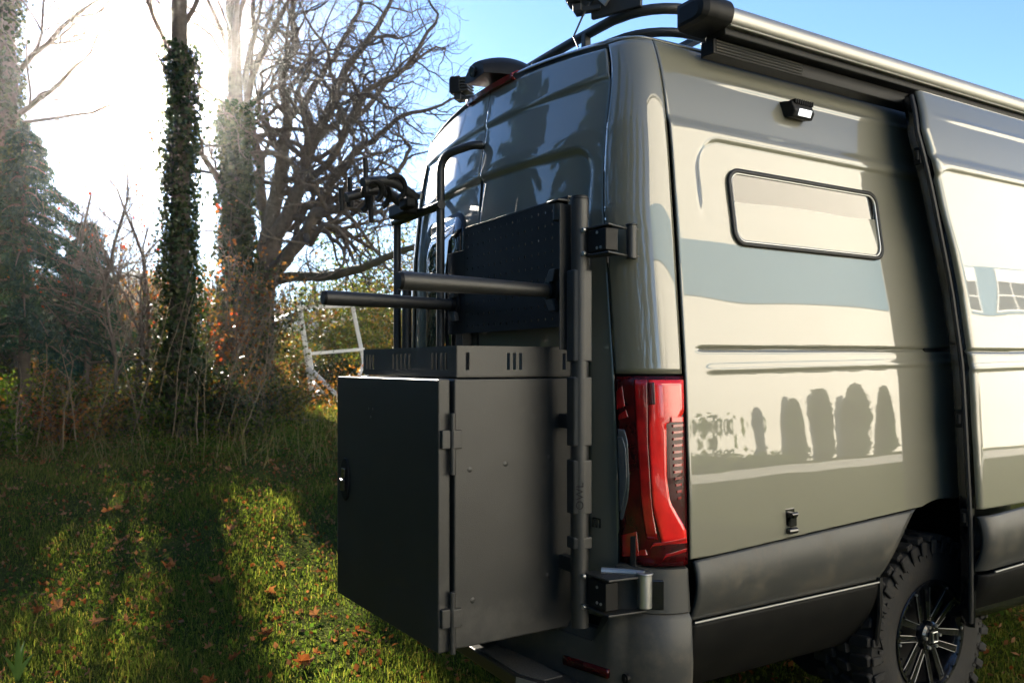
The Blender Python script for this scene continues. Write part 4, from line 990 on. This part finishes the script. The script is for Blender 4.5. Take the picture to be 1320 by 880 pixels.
saps = [(172, 13.0, 5.6, .02, None), (112, 12.4, 5.2, .03, ('redleaf', 260)), (150, 12.0, 4.2, -.05, None), (196, 13.6, 4.6, .05, None), (90, 13.2, 5.4, .02, None), (270, 14.0, 3.4, .04, ('redleaf', 160)), (60, 12.2, 4.6, .06, None), (136, 20, 5.6, .02, None), (160, 21, 6.2, -.01, None), (206, 20, 5.0, .03, None), (395, 30, 5.2, 0, None), (425, 31, 5.8, .03, None), (445, 30, 4.8, 0, None), (372, 33, 6.4, .02, None), (180, 12.6, 3.8, -.04, ('russet', 90)), (92, 20, 6.5, .03, None), (45, 21, 6.5, 0, None)]
near = ['twiggy bare sapling crossing beside the straight ivy trunk', 'tall sapling with scattered red leaves over the smaller conifer', 'short bare sapling leaning towards the drooping conifer', 'bare sapling tilting towards the straight ivy trunk', 'tall bare sapling rising out of the smaller conifer', 'short sapling with red leaves between the two ivy trunks', 'bare sapling growing through the drooping conifer',
        'tall fine-twigged sapling beyond the smaller conifer', 'tallest fine-twigged sapling between the conifers and the straight ivy trunk', 'fine-twigged sapling touching the straight ivy trunk', 'short thin sapling standing right behind the white frame', 'tall thin sapling behind the white frame, under the mossy limb', 'low thin sapling by the far post of the white frame', 'bare sapling in the gap between the oak trunk and the white frame',
        'slender sapling with a few russet leaves in the thicket', 'tall bare sapling behind the smaller conifer', 'bare sapling behind the big mossy ivy trunk']
for k, (px, D, H, ln, lf) in enumerate(saps):
    lab = near[k]
    sapling(px, D, H, 50 + k, lab, ln, .03 + .02 * (H > 5), lf)
# ---- shrubs
def shrub(px, D, W, H, matn, n, size, seed, label, group, stems=14, nm='shrub', loc=None, cat='shrub'):
    r = np.random.default_rng(seed); b0 = base_at(px, D) if loc is None else np.array([loc[0], loc[1], float(terr(*loc))])
    t = thing(nm, b0, label, cat, group); g = MB(); pts = []
    for k in range(stems):
        th = r.random() * 6.283; o = np.array([math.cos(th), math.sin(th), 0]); L_ = H * (.7 + .5 * r.random())
        P, d = wander(b0 + o * W * .25 * r.random(), VZ * 1.1 + o * W / H * .75, L_, 8, .12, r, (o[0] * .03, o[1] * .03, -.05)); g.tube(P, list(np.linspace(.010, .004, 9)), 4, cap=False); pts.append(np.array(P))
        for i in (3, 5, 6): Q, d2 = wander(P[i], r.normal(size=3) + [0, 0, .5], L_ * .4, 5, .2, r); g.tube(Q, list(np.linspace(.006, .003, 6)), 3, cap=False); pts.append(np.array(Q))
    A = np.concatenate(pts); mkmesh('stems', g.v, g.f, M['twig'], t, True)
    c_ = A[r.integers(0, len(A), n)] + r.normal(size=(n, 3)) * np.array([.10, .10, .08]) * max(.6, W * .9)
    c_[:, 2] = np.maximum(c_[:, 2], b0[2] + .02)
    leaves('foliage', c_, size, M[matn], t, r, .7)
    return t
G1 = 'shrubs of the thicket'
sh_ = [(30, 12, 1.0, 1.2, 'green', 2200, .06), (85, 11.5, .9, .9, 'russet', 1000, .06), (140, 12, 1.0, 1.1, 'bush', 1700, .06), (200, 13, .8, 1.1, 'ivy', 1800, .075), (225, 12.6, .9, 1.3, 'bush', 1500, .06), (250, 12.8, .7, 1.5, 'ivy', 2200, .075), (300, 13.2, .8, 1.2, 'russet', 900, .06), (330, 13.6, .9, 1.1, 'bush', 1300, .055), (360, 13.4, .8, .9, 'bush', 1300, .055), (10, 11, .9, .8, 'green', 1600, .06), (205, 12.0, .8, .8, 'green', 1400, .055), (300, 12.2, .8, .6, 'green', 1200, .05), (60, 14, 1.2, 1.4, 'bush', 1400, .06), (110, 14.2, 1.0, 1.3, 'russet', 900, .06), (165, 14.4, 1.2, 1.2, 'green', 1500, .06), (245, 14.8, 1.0, 1.4, 'bush', 1300, .06)] + [(px_, 12.6 + .5 * (i_ % 3), .9, .95 + .12 * (i_ % 2), ('ivy', 'bush', 'russet')[i_ % 3], 1500, .055) for i_, px_ in enumerate((155, 178, 215, 238, 272, 288, 318, 345, 125, 70))]
desc = {'green': 'low fresh-green bramble shrub at the foot of the thicket', 'russet': 'thin shrub with withered russet leaves in the thicket', 'bush': 'olive-yellow autumn shrub in the thicket', 'ivy': 'dark evergreen ivy bush at the foot of the trunks'}
where2 = ['under the twiggy sapling', 'beside the low green bramble', 'hugging the straight trunk on its sapling side', 'hugging the straight trunk on its oak side', 'in the gap between the two ivy trunks', 'just before the leaning trunk', 'below the oak fork', 'at the oak foot towards the white frame', 'between the smaller conifer and the saplings', 'under the drooping conifer branches']
where = ['under the drooping conifer', 'below the smaller conifer', 'below the bare saplings', 'beside the foot of the straight ivy trunk, sapling side', 'in front of the straight ivy trunk', 'beside the foot of the straight ivy trunk, oak side', 'before the leaning ivy trunk', 'before the oak trunk', 'between the oak and the white frame', 'at the lawn edge below the big mossy trunk', 'at the lawn edge before the straight ivy trunk', 'at the lawn edge before the leaning ivy trunk', 'behind the drooping conifer', 'behind the smaller conifer', 'behind the bare saplings', 'behind the straight ivy trunk']
desc = {'green': 'low fresh-green bramble shrub', 'russet': 'thin shrub with withered russet leaves', 'bush': 'olive-yellow autumn shrub', 'ivy': 'dark evergreen ivy bush'}
for k, (px, D, W, H, m_, n, s) in enumerate(sh_): shrub(px, D, W, H, m_, n, s, 100 + k, desc[m_] + ' ' + (where + where2)[k], G1)
sh2 = [(425, 26, 1.3, 1.4, 'ivy', 2000, .10, 'dark leafy shrub under the white frame'), (400, 28, 2.2, 3.2, 'bush', 2600, .10, 'thin brown-yellow shrub behind the white frame'), (455, 28.5, 2.2, 3.6, 'bush', 3000, .10, 'thin brown-yellow shrub by the far post of the white frame'), (500, 27.5, 2.2, 4.2, 'bush', 3600, .10, 'tall yellowing shrub between the white frame and the van'), (535, 30, 2.2, 4.0, 'russet', 2400, .10, 'russet shrub showing beside the van'), (475, 32, 3.0, 6.4, 'green', 5000, .12, 'tall loose green tree-like shrub below the bike rack'), (512, 33, 3.0, 6.4, 'bush', 4600, .12, 'taller yellowing shrub at the back, just beside the van'), (375, 27, 1.8, 1.9, 'russet', 1500, .08, 'low russet shrub behind the white frame')]
for k, (px, D, W, H, m_, n, s, lab) in enumerate(sh2): shrub(px, D, W, H, m_, n, s, 140 + k, lab, 'shrubs behind the white frame')
r_b = np.random.default_rng(61)
bw = ['behind the drooping conifer trunk', 'beside the blue car gap', 'behind the smaller conifer trunk', 'below the tallest sapling', 'behind the twiggy sapling', 'left of the straight ivy trunk', 'right behind the straight ivy trunk', 'in the gap between the ivy trunks', 'before the grey car gap', 'behind the leaning ivy trunk', 'by the oak foot', 'beyond the oak foot', 'beyond the mossy trunk', 'beyond the red-leaved sapling']
for k, px in enumerate((30, 62, 95, 122, 150, 180, 205, 236, 262, 290, 318, 352, 8, 135)):
    m_ = ('russet', 'bush', 'ivy')[k % 3]; shrub(px if px < 310 else px - 34, 17 + (k * 37 % 9), 1.9 if px < 280 else .8, 2.6 + .9 * r_b.random() + (.5 if 130 < px < 300 else 0), m_, 1500 if m_ != 'ivy' else 2400, .085, 160 + k, {'russet': 'tall twiggy brush with brown leaves ', 'bush': 'tall twiggy brush with olive leaves ', 'ivy': 'tall dark evergreen brush '}[m_] + bw[k], 'twiggy brush behind the trunks', stems=34, nm='brush')
# ---- pale dry stalks
for k, (px, D, H, ln) in enumerate(((168, 11.5, 2.2, .25), (195, 11.8, 2.7, .12), (182, 11.6, 1.6, -.1), (262, 11.8, 1.7, .10), (275, 12, 2.0, .22), (318, 12.5, 3.0, .12), (330, 12.4, 2.3, .2), (255, 11.2, 1.2, .05), (22, 10.5, 1.1, .1), (45, 11, 1.6, .2), (100, 11, 1.5, -.1), (120, 11.4, 1.9, .15), (395, 13.5, 2.8, -.12), (290, 12, 2.4, .3), (80, 10.8, 1.3, .05), (220, 11.5, 2.2, .18), (236, 11.9, 1.8, -.15), (310, 11.8, 1.4, .3))):
    r = np.random.default_rng(200 + k); b0 = base_at(px, D); t = thing('dry_stalk', b0, 'tall pale dry stalk standing in the undergrowth', 'dead stalk', 'dry stalks in the undergrowth')
    g = MB(); P, d = wander(b0 - [0, 0, .03], VZ + VR * ln, H, 10, .05, r, (0, 0, -.02)); g.tube(P, list(np.linspace(.010, .004, 11)), 5, cap=False); mkmesh('stalk', g.v, g.f, M['dry'], t, True); g = MB()
    for i in range(3, 10):
        Q, d2 = wander(P[i], r.normal(size=3) * .7 + [0, 0, 1], .28, 4, .15, r); g.tube(Q, list(np.linspace(.005, .0025, 5)), 4, cap=False)
    mkmesh('side_shoots', g.v, g.f, M['dry'], t, True)['kind'] = 'stuff'
# ---- far thicket masses (stuff)
r = np.random.default_rng(77)
def band(name, mat_, n, px0, px1, D0, D1, h, size, lab=None):
    D = D0 + (D1 - D0) * r.random(n); px = px0 + (px1 - px0) * r.random(n); q = CAM[None, :] + D[:, None] * (VD[None, :] + ((px - 660) / FOC)[:, None] * VR[None, :])
    z = terr(q[:, 0], q[:, 1]); hh = h * (.55 + .45 * np.sin(px * .05 + D * .7) * np.sin(px * .021 + 1)) * r.random(n) ** 1.2
    P = np.stack([q[:, 0], q[:, 1], z + hh], 1); o = leaves(name, P, size, mat_, None, r, .5); tag(o, lab, 'undergrowth', None, 'stuff')
band('bramble_thicket', M['russet'], 9000, -200, 600, 15.5, 27, 1.3, .09, 'brown bramble mass filling the gaps behind the trunks')
band('hedge_band', M['green'], 6000, -200, 600, 33, 39, 1.3, .16, 'loose green hedge line at the edge of the field')
band('ground_ivy', M['green'], 12000, -150, 420, 10.3, 14, .28, .05, 'low green ground cover below the thicket')
ng = 2600
D = 10.0 + 7 * r.random(ng); px = -150 + 700 * r.random(ng); V = []; F = []
q = CAM[None, :] + D[:, None] * (VD[None, :] + ((px - 660) / FOC)[:, None] * VR[None, :]); z = terr(q[:, 0], q[:, 1])
tp = q + np.stack([r.normal(size=ng) * .12, r.normal(size=ng) * .12, np.zeros(ng)], 1); hh = .15 + .5 * r.random(ng) ** 2.5
s2 = VR[None, :] * .005
V = np.stack([np.stack([q[:, 0], q[:, 1], z], 1) - s2, np.stack([q[:, 0], q[:, 1], z], 1) + s2, np.stack([tp[:, 0], tp[:, 1], z + hh], 1)], 1).reshape(-1, 3)
o = npmesh('dry_grass', V, np.arange(ng * 3).reshape(-1, 3), leafmat('straw', [(.10, .07, .03), (.2, .15, .07), (.28, .22, .11), (.07, .08, .02)], .4), attr=np.repeat(r.random(ng), 3)); tag(o, 'dry straw-coloured tall grass in the undergrowth', 'grass', None, 'stuff')
# far tree line
def treeline(name, x0, y0_, y1_, n, h, m_, size):
    P = np.stack([x0 - 14 * r.random(n), y0_ + (y1_ - y0_) * r.random(n), np.zeros(n)], 1)
    top = h * (.6 + .25 * np.sin(P[:, 1] * .21) + .2 * np.sin(P[:, 1] * .53 + 1)); P[:, 2] = terr(P[:, 0], P[:, 1]) + top * r.random(n) ** .8
    tag(leaves(name, P, size, m_, None, r, .6), 'far line of bare grey-brown trees beyond the field', 'trees', None, 'stuff')
treeline('far_tree_line', -95, -120, 220, 22000, 7.5, M['russet'], .9)

# ================================================================== WHITE FRAME
FD = 24.5
fr = thing('white_frame', base_at(405, FD), 'weathered white timber frame with diagonal braces beside the oak', 'timber frame')
def q_(px, py, dd=0): return atD(px, py, FD + dd)
def plank(nm, a_, b2, wd=.10, th=.07):
    a_ = np.array(a_); b2 = np.array(b2); t = b2 - a_; L_ = np.linalg.norm(t); t /= L_; s_ = np.cross(t, VD); s_ /= np.linalg.norm(s_); n_ = np.cross(s_, t)
    g = MB(); g.box((a_ + b2) / 2, (wd * 1.35, th, L_), np.stack([s_, n_, t], 1)); bev(g.build(nm, M['wood'], fr), .006)
plank('post', q_(386, 392), q_(403, 514)); plank('post', q_(397, 450, -.08), q_(407, 512, -.08), .11); plank('post', q_(454, 393, .5), q_(470, 470, .5), .08); plank('post', q_(470, 470, .5), q_(478, 512, .5), .08)
plank('rail', q_(384, 396, -.05), q_(455, 394, .45), .08); plank('rail', q_(396, 456, -.06), q_(470, 450, .45), .07); plank('brace', q_(399, 474, -.14), q_(437, 512, -1.0), .08); plank('brace', q_(470, 465, .4), q_(455, 505, -.2), .07)
plank('brace', q_(402, 490, .1), q_(420, 510, 1.2), .06)

# ================================================================== FAR PARKED CARS
def car(px, D, col, label, rz=0):
    b0 = base_at(px, D); t = thing('parked_car', b0, label, 'car', 'cars parked beyond the field')
    cm = mat('car_paint', col, .3, coat=1)
    Rz = np.array(Matrix.Rotation(rz, 3, 'Z')); T = lambda p: b0 + Rz @ np.array(p)
    body = [(-2.2, .35), (-2.2, .75), (-1.9, .9), (-1.3, .95), (-.7, 1.42), (.75, 1.45), (1.35, .98), (2.05, .85), (2.2, .6), (2.2, .35)]
    g = MB(); g.prism([T((-.85, y, z)) for (y, z) in body], Rz @ np.array((1.7, 0, 0))); bev(g.build('body', cm, t), .06, 3)
    for x in (-.86, .86):
        for yy in ([(-1.12, .97), (-.66, 1.36), (-.05, 1.38), (-.05, .97)], [(.02, .97), (.02, 1.38), (.68, 1.36), (1.15, .99)]):
            g = MB(); g.prism([T((x - .01, a_, b2)) for (a_, b2) in yy], Rz @ np.array((.02, 0, 0))); g.build('side_window', M['glass'], t)
        for yw in (-1.35, 1.35):
            g = MB(); g.cyl(T((x - .1, yw, .33)), T((x + .03, yw, .33)), .33, n=18); g.build('wheel', M['rubber'], t, True)
    g = MB(); g.prism([T((-.7, 1.36, .99)), T((.7, 1.36, .99)), T((.62, .80, 1.42)), T((-.62, .80, 1.42))], Rz @ np.array((0, .012, .012))); g.build('windscreen', M['glass'], t)
for (px, D, c_, lb_, a_) in ((12, 44, (.6, .62, .65), 'silver-white parked car glimpsed left of the conifer', .3), (88, 46, (.75, .75, .75), 'white parked car glimpsed under the conifer branches', .2), (112, 46.5, (.05, .13, .3), 'blue parked car beside the white one beyond the field', .2), (138, 47, (.7, .7, .72), 'pale parked car glimpsed between the thin trunks beyond the field', .25), (268, 48, (.55, .57, .6), 'grey parked car glimpsed between the two ivy trunks', .2), (376, 50, (.6, .6, .62), 'pale grey parked car seen through the gap beside the oak', .2)):
    car(px, D, c_, lb_, a_)

# ================================================================== BUILDING ACROSS THE DRIVEWAY (mirrored in the van's side)
BX = 17.0
bu_ = thing('building', (BX + 4, 28, 0), 'long cream building with a blue window band across the driveway', 'building')
BH = 14.5; BB0, BB1 = 6.2, 8.3
g = MB(); g.bx(BX, BX + 9, -3, 60, -.05, BH); g.build('wall', M['wall'], bu_)
g = MB(); g.bx(BX - .06, BX - .002, -3, 60, BB0, BB1); bnd = g.build('wall_band', M['band'], bu_)
g = MB(); g.bx(BX - .25, BX + 9.2, -3.3, 60.3, BH, BH + .25); g.build('roof', M['concrete'], bu_)
for k in range(10):
    y = 26 + k * 3.2
    wg = MB(); wg.bx(BX - .10, BX - .062, y, y + 2.2, BB0 + .08, BB1 - .08); wf = bev(wg.build('window', M['wood'], bu_), .01)
    for (a0, a1, b0_, b1_) in ((.08, 1.06, .16, .72), (1.14, 2.12, .16, .72), (.08, 1.06, .78, 1.36), (1.14, 2.12, .78, 1.36)):
        pg = MB(); pg.bx(BX - .112, BX - .101, y + a0, y + a1, BB0 + b0_, BB0 + b1_); pg.build('pane', M['glass'], wf)
def arbor(y, H, W, seed, x=15.6):
    r = np.random.default_rng(seed); b0 = np.array([x, y, 0]); t = thing('arborvitae', b0, 'rounded clipped evergreen standing in the row before the cream building', 'shrub', 'evergreens before the building')
    n = 2600; u = r.random(n); th = r.random(n) * 6.283; rad = W * np.minimum(1, (u + .12) * 3) * (1 - u ** 1.6) ** .8 * (.8 + .2 * r.random(n)) * (1 + .1 * np.sin(5 * th + 9 * u))
    P = b0 + np.stack([rad * np.cos(th), rad * np.sin(th), .1 + u * H], 1); leaves('foliage', P + r.normal(size=(n, 3)) * .05, .20, M['arbor'], t, r, .6)
    g = MB(); g.tube([b0 - [0, 0, .05], b0 + [0, 0, H * .8]], [.10, .03], 8); mkmesh('trunk', g.v, g.f, M['bark'], t, True)
for k, (y, H, W) in enumerate(((18.0, 1.6, .26), (19.35, 2.2, .30), (20.9, 2.3, .31), (22.3, 2.2, .26), (24.2, 2.2, .3), (26, 2.1, .3))): arbor(y, H, W, 300 + k)
for k, (y, H) in enumerate(((12.6, 1.0), (13.6, 1.15), (14.6, 1.1), (15.6, 1.0), (16.7, .7))): shrub(0, 0, 1.6, H, 'green', 1400, .16, 320 + k, 'low green shrub before the cream building', 'shrubs before the building', loc=(15.6, y))

# ================================================================== GRASS, LEAVES
r = np.random.default_rng(5)
def in_view(x, y, lo=-140, hi=1450):
    v0 = x - CAM[0]; v1 = y - CAM[1]; D = v0 * VD[0] + v1 * VD[1]; u = v0 * VR[0] + v1 * VR[1]; p = 660 + FOC * u / np.maximum(D, .01)
    return (D > 1.5) & (p > lo) & (p < hi), D
N0 = 2400000
x = -15.5 + 18.0 * r.random(N0); y = -4.5 + 13.5 * r.random(N0); ok, D = in_view(x, y)
dens = np.clip((4.2 / np.maximum(D, 2.5)) ** 1.7, 0, 1)
cl = .5 + .5 * np.sin(x * 2.3 + 1.7 * np.sin(y * 1.9)) * np.sin(y * 2.9 + 1.1 * np.sin(x * 1.3)); pn = np.sin(x * .9 + 2) * np.sin(y * 1.1 + .7 * x) + .6 * np.sin(x * 3.1 + y) * np.sin(y * 3.7); dens *= (.35 + .65 * cl) * (1 - .5 * ss(.5, 1.2, pn))
ok &= r.random(N0) < dens * .75
x = x[ok]; y = y[ok]; D = D[ok]; cl = cl[ok]; n = len(x)
if n > 330000: x, y, D, cl = x[:330000], y[:330000], D[:330000], cl[:330000]; n = 330000
z = terr(x, y); h = (.014 + .040 * r.random(n) ** 1.9) * (.55 + .95 * cl) * (1 + .05 * D); tall = r.random(n) < .03; h[tall] *= 1.9
wd = (.0016 + .0016 * r.random(n)) * (1 + .10 * np.maximum(D - 4, 0)); th = r.random(n) * 6.283; ln = .35 + .9 * r.random(n)
dx, dy = np.cos(th), np.sin(th); sx, sy = -dy * wd, dx * wd
b0 = np.stack([x, y, z - .004], 1); sdv = np.stack([sx, sy, 0 * x], 1); dv = np.stack([dx, dy, 0 * x], 1)
m1 = b0 + dv * (h * ln * .28)[:, None] + np.stack([0 * x, 0 * x, h * .62], 1); t1 = b0 + dv * (h * ln * .85)[:, None] + np.stack([0 * x, 0 * x, h * (1 - .25 * ln)], 1)
V = np.stack([b0 - sdv, b0 + sdv, m1 + sdv * .75, m1 - sdv * .75, t1], 1).reshape(-1, 3); i0 = np.arange(n) * 5
T = np.concatenate([np.stack([i0, i0 + 1, i0 + 2], 1), np.stack([i0, i0 + 2, i0 + 3], 1), np.stack([i0 + 3, i0 + 2, i0 + 4], 1)])
col = np.clip(.15 + .5 * r.random(n) + .2 * (cl - .5) + .35 * (r.random(n) < .12), 0, 1)
gr = npmesh('grass', V, T, M['grass'], attr=np.repeat(col, 5)); tag(gr, 'short uneven green lawn grass', 'grass', None, 'stuff')
# clover and low weeds
n = 26000; x = -9 + 10.5 * r.random(n); y = -4 + 9 * r.random(n); ok, D = in_view(x, y); ok &= r.random(n) < np.clip((5 / np.maximum(D, 3)) ** 1.3, 0, 1) * (np.sin(x * 1.9) * np.sin(y * 2.3 + x) > -.1)
x, y = x[ok], y[ok]; P = np.stack([x, y, terr(x, y) + .012 + .025 * r.random(len(x))], 1)
tag(leaves('clover', P, .026, M['green'], None, r, .9, None, np.tile([0, 0, 1.0], (len(x), 1))), 'small clover leaves among the grass', 'clover', None, 'stuff')
# fallen leaves
def leaf_mesh(name, seed):
    r = np.random.default_rng(seed); ang = [-90, -62, -45, -20, 2, 22, 40, 60, 76, 90, 104, 120, 140, 158, 178, 200, 225, 242]; rad = [.25, .45, .8, .5, .95, .55, .62, .95, .7, 1.1, .7, .95, .62, .55, .95, .5, .8, .45]
    V = [(0, 0, 0)]; curl = .35 + .6 * r.random()
    for a_, q in zip(ang, rad):
        q *= .7 + .45 * r.random(); X, Y = q * math.cos(R(a_)), q * math.sin(R(a_)); V.append((X, Y, curl * (X * X * .8 + .35 * Y * Y * r.random()) + .08 * r.normal()))
    n = len(ang); F = [(0, 1 + i, 1 + (i + 1) % n) for i in range(n)]
    V += [(-.02, -.24, .02), (.02, -.24, .02), (.03, -.85, .16), (.0, -.87, .16)]; F.append((n + 1, n + 2, n + 3, n + 4))
    me = bpy.data.meshes.new(name); me.from_pydata(V, [], F); a_ = me.attributes.new('rnd', 'FLOAT', 'POINT'); base = r.random() * .8
    a_.data.foreach_set('value', np.clip(base + .2 * r.random(len(V)), 0, 1).astype(np.float32)); me.materials.append(M['litter']); return me
lms = [leaf_mesh('fallen_leaf', 400 + k) for k in range(10)]
cnt = 0; tries = 0
while cnt < 290 and tries < 8000:
    tries += 1; X = -10.5 + 12.5 * r.random(); Y = -3.6 + 8 * r.random(); ok, D = in_view(np.array([X]), np.array([Y]), -60, 1380)
    if not ok[0] or (X > -.9 and Y > -.1 and Y < 5.4 and X < .95) or D[0] < 3: continue
    if r.random() > (4.5 / max(D[0], 4.5)) ** 1.1: continue
    s = .030 + .042 * r.random() ** 1.5
    o = bpy.data.objects.new('fallen_leaf', lms[r.integers(0, 10)]); COL.objects.link(o); o.location = (X, Y, float(terr(X, Y)) + .026 + .025 * r.random()); o.scale = (s * (.6 + .4 * r.random()), s, s * (.8 + 1.2 * r.random())); o.rotation_euler = (r.normal() * .6, r.normal() * .6, r.random() * 6.283)
    tag(o, 'curled brown maple leaf fallen on the lawn', 'leaf', 'fallen leaves on the lawn'); cnt += 1
n = 20000; x = -11 + 13 * r.random(n); y = -4 + 10 * r.random(n); ok, D = in_view(x, y); ok &= r.random(n) < .75; x, y = x[ok], y[ok]
P = np.stack([x, y, terr(x, y) + .014 + .025 * r.random(len(x))], 1); tag(leaves('leaf_litter', P, .036, M['litter'], None, r, .7, None, np.tile([0, 0, 1.0], (len(x), 1))), 'small scraps of brown leaf litter in the grass', 'leaf litter', None, 'stuff')
# dandelion-like plant at the lawn edge
wb = np.array([-1.62, -1.86, 0]); wb[2] = float(terr(wb[0], wb[1])); wp = thing('dock_plant', wb, 'upright lance-leaved green weed in the lawn', 'weed')
for k, (a_, h, t_) in enumerate(((.2, .24, .12), (2.6, .19, .3), (4.4, .15, .45), (1.4, .14, .5))):
    d_ = np.array([math.cos(a_), math.sin(a_), 0]); sdd = np.array([.5135, .8581, 0]); P_ = []
    for i in range(7):
        s = i / 6; wdd = .013 * math.sin(math.pi * min(1, .12 + .88 * s)) ** .8 + .001; c_ = wb + d_ * t_ * h * s * s + VZ * h * s
        P_.append([c_ - sdd * wdd, c_ + d_ * .004, c_ + sdd * wdd])
    g = MB(); g.grid(P_); o = g.build('leaf', mat('weed_leaf', (.09, .16, .03), .45, (.07, .13, .025), 30), wp, True)

# ================================================================== HAZE
hz = MB(); hz.bx(-215, 32, -160, 330, -1.2, 27)
hm_ = bpy.data.materials.new('haze_air'); hm_.use_nodes = True; N = hm_.node_tree.nodes; N.remove(N['Principled BSDF'])
pv = N.new('ShaderNodeVolumePrincipled'); pv.inputs['Color'].default_value = (.96, .97, 1, 1); pv.inputs['Density'].default_value = .00034; pv.inputs['Anisotropy'].default_value = .95
hm_.node_tree.links.new(pv.outputs[0], N['Material Output'].inputs['Volume'])
HAZE = True
if HAZE: tag(hz.build('haze', hm_), kind='stuff')
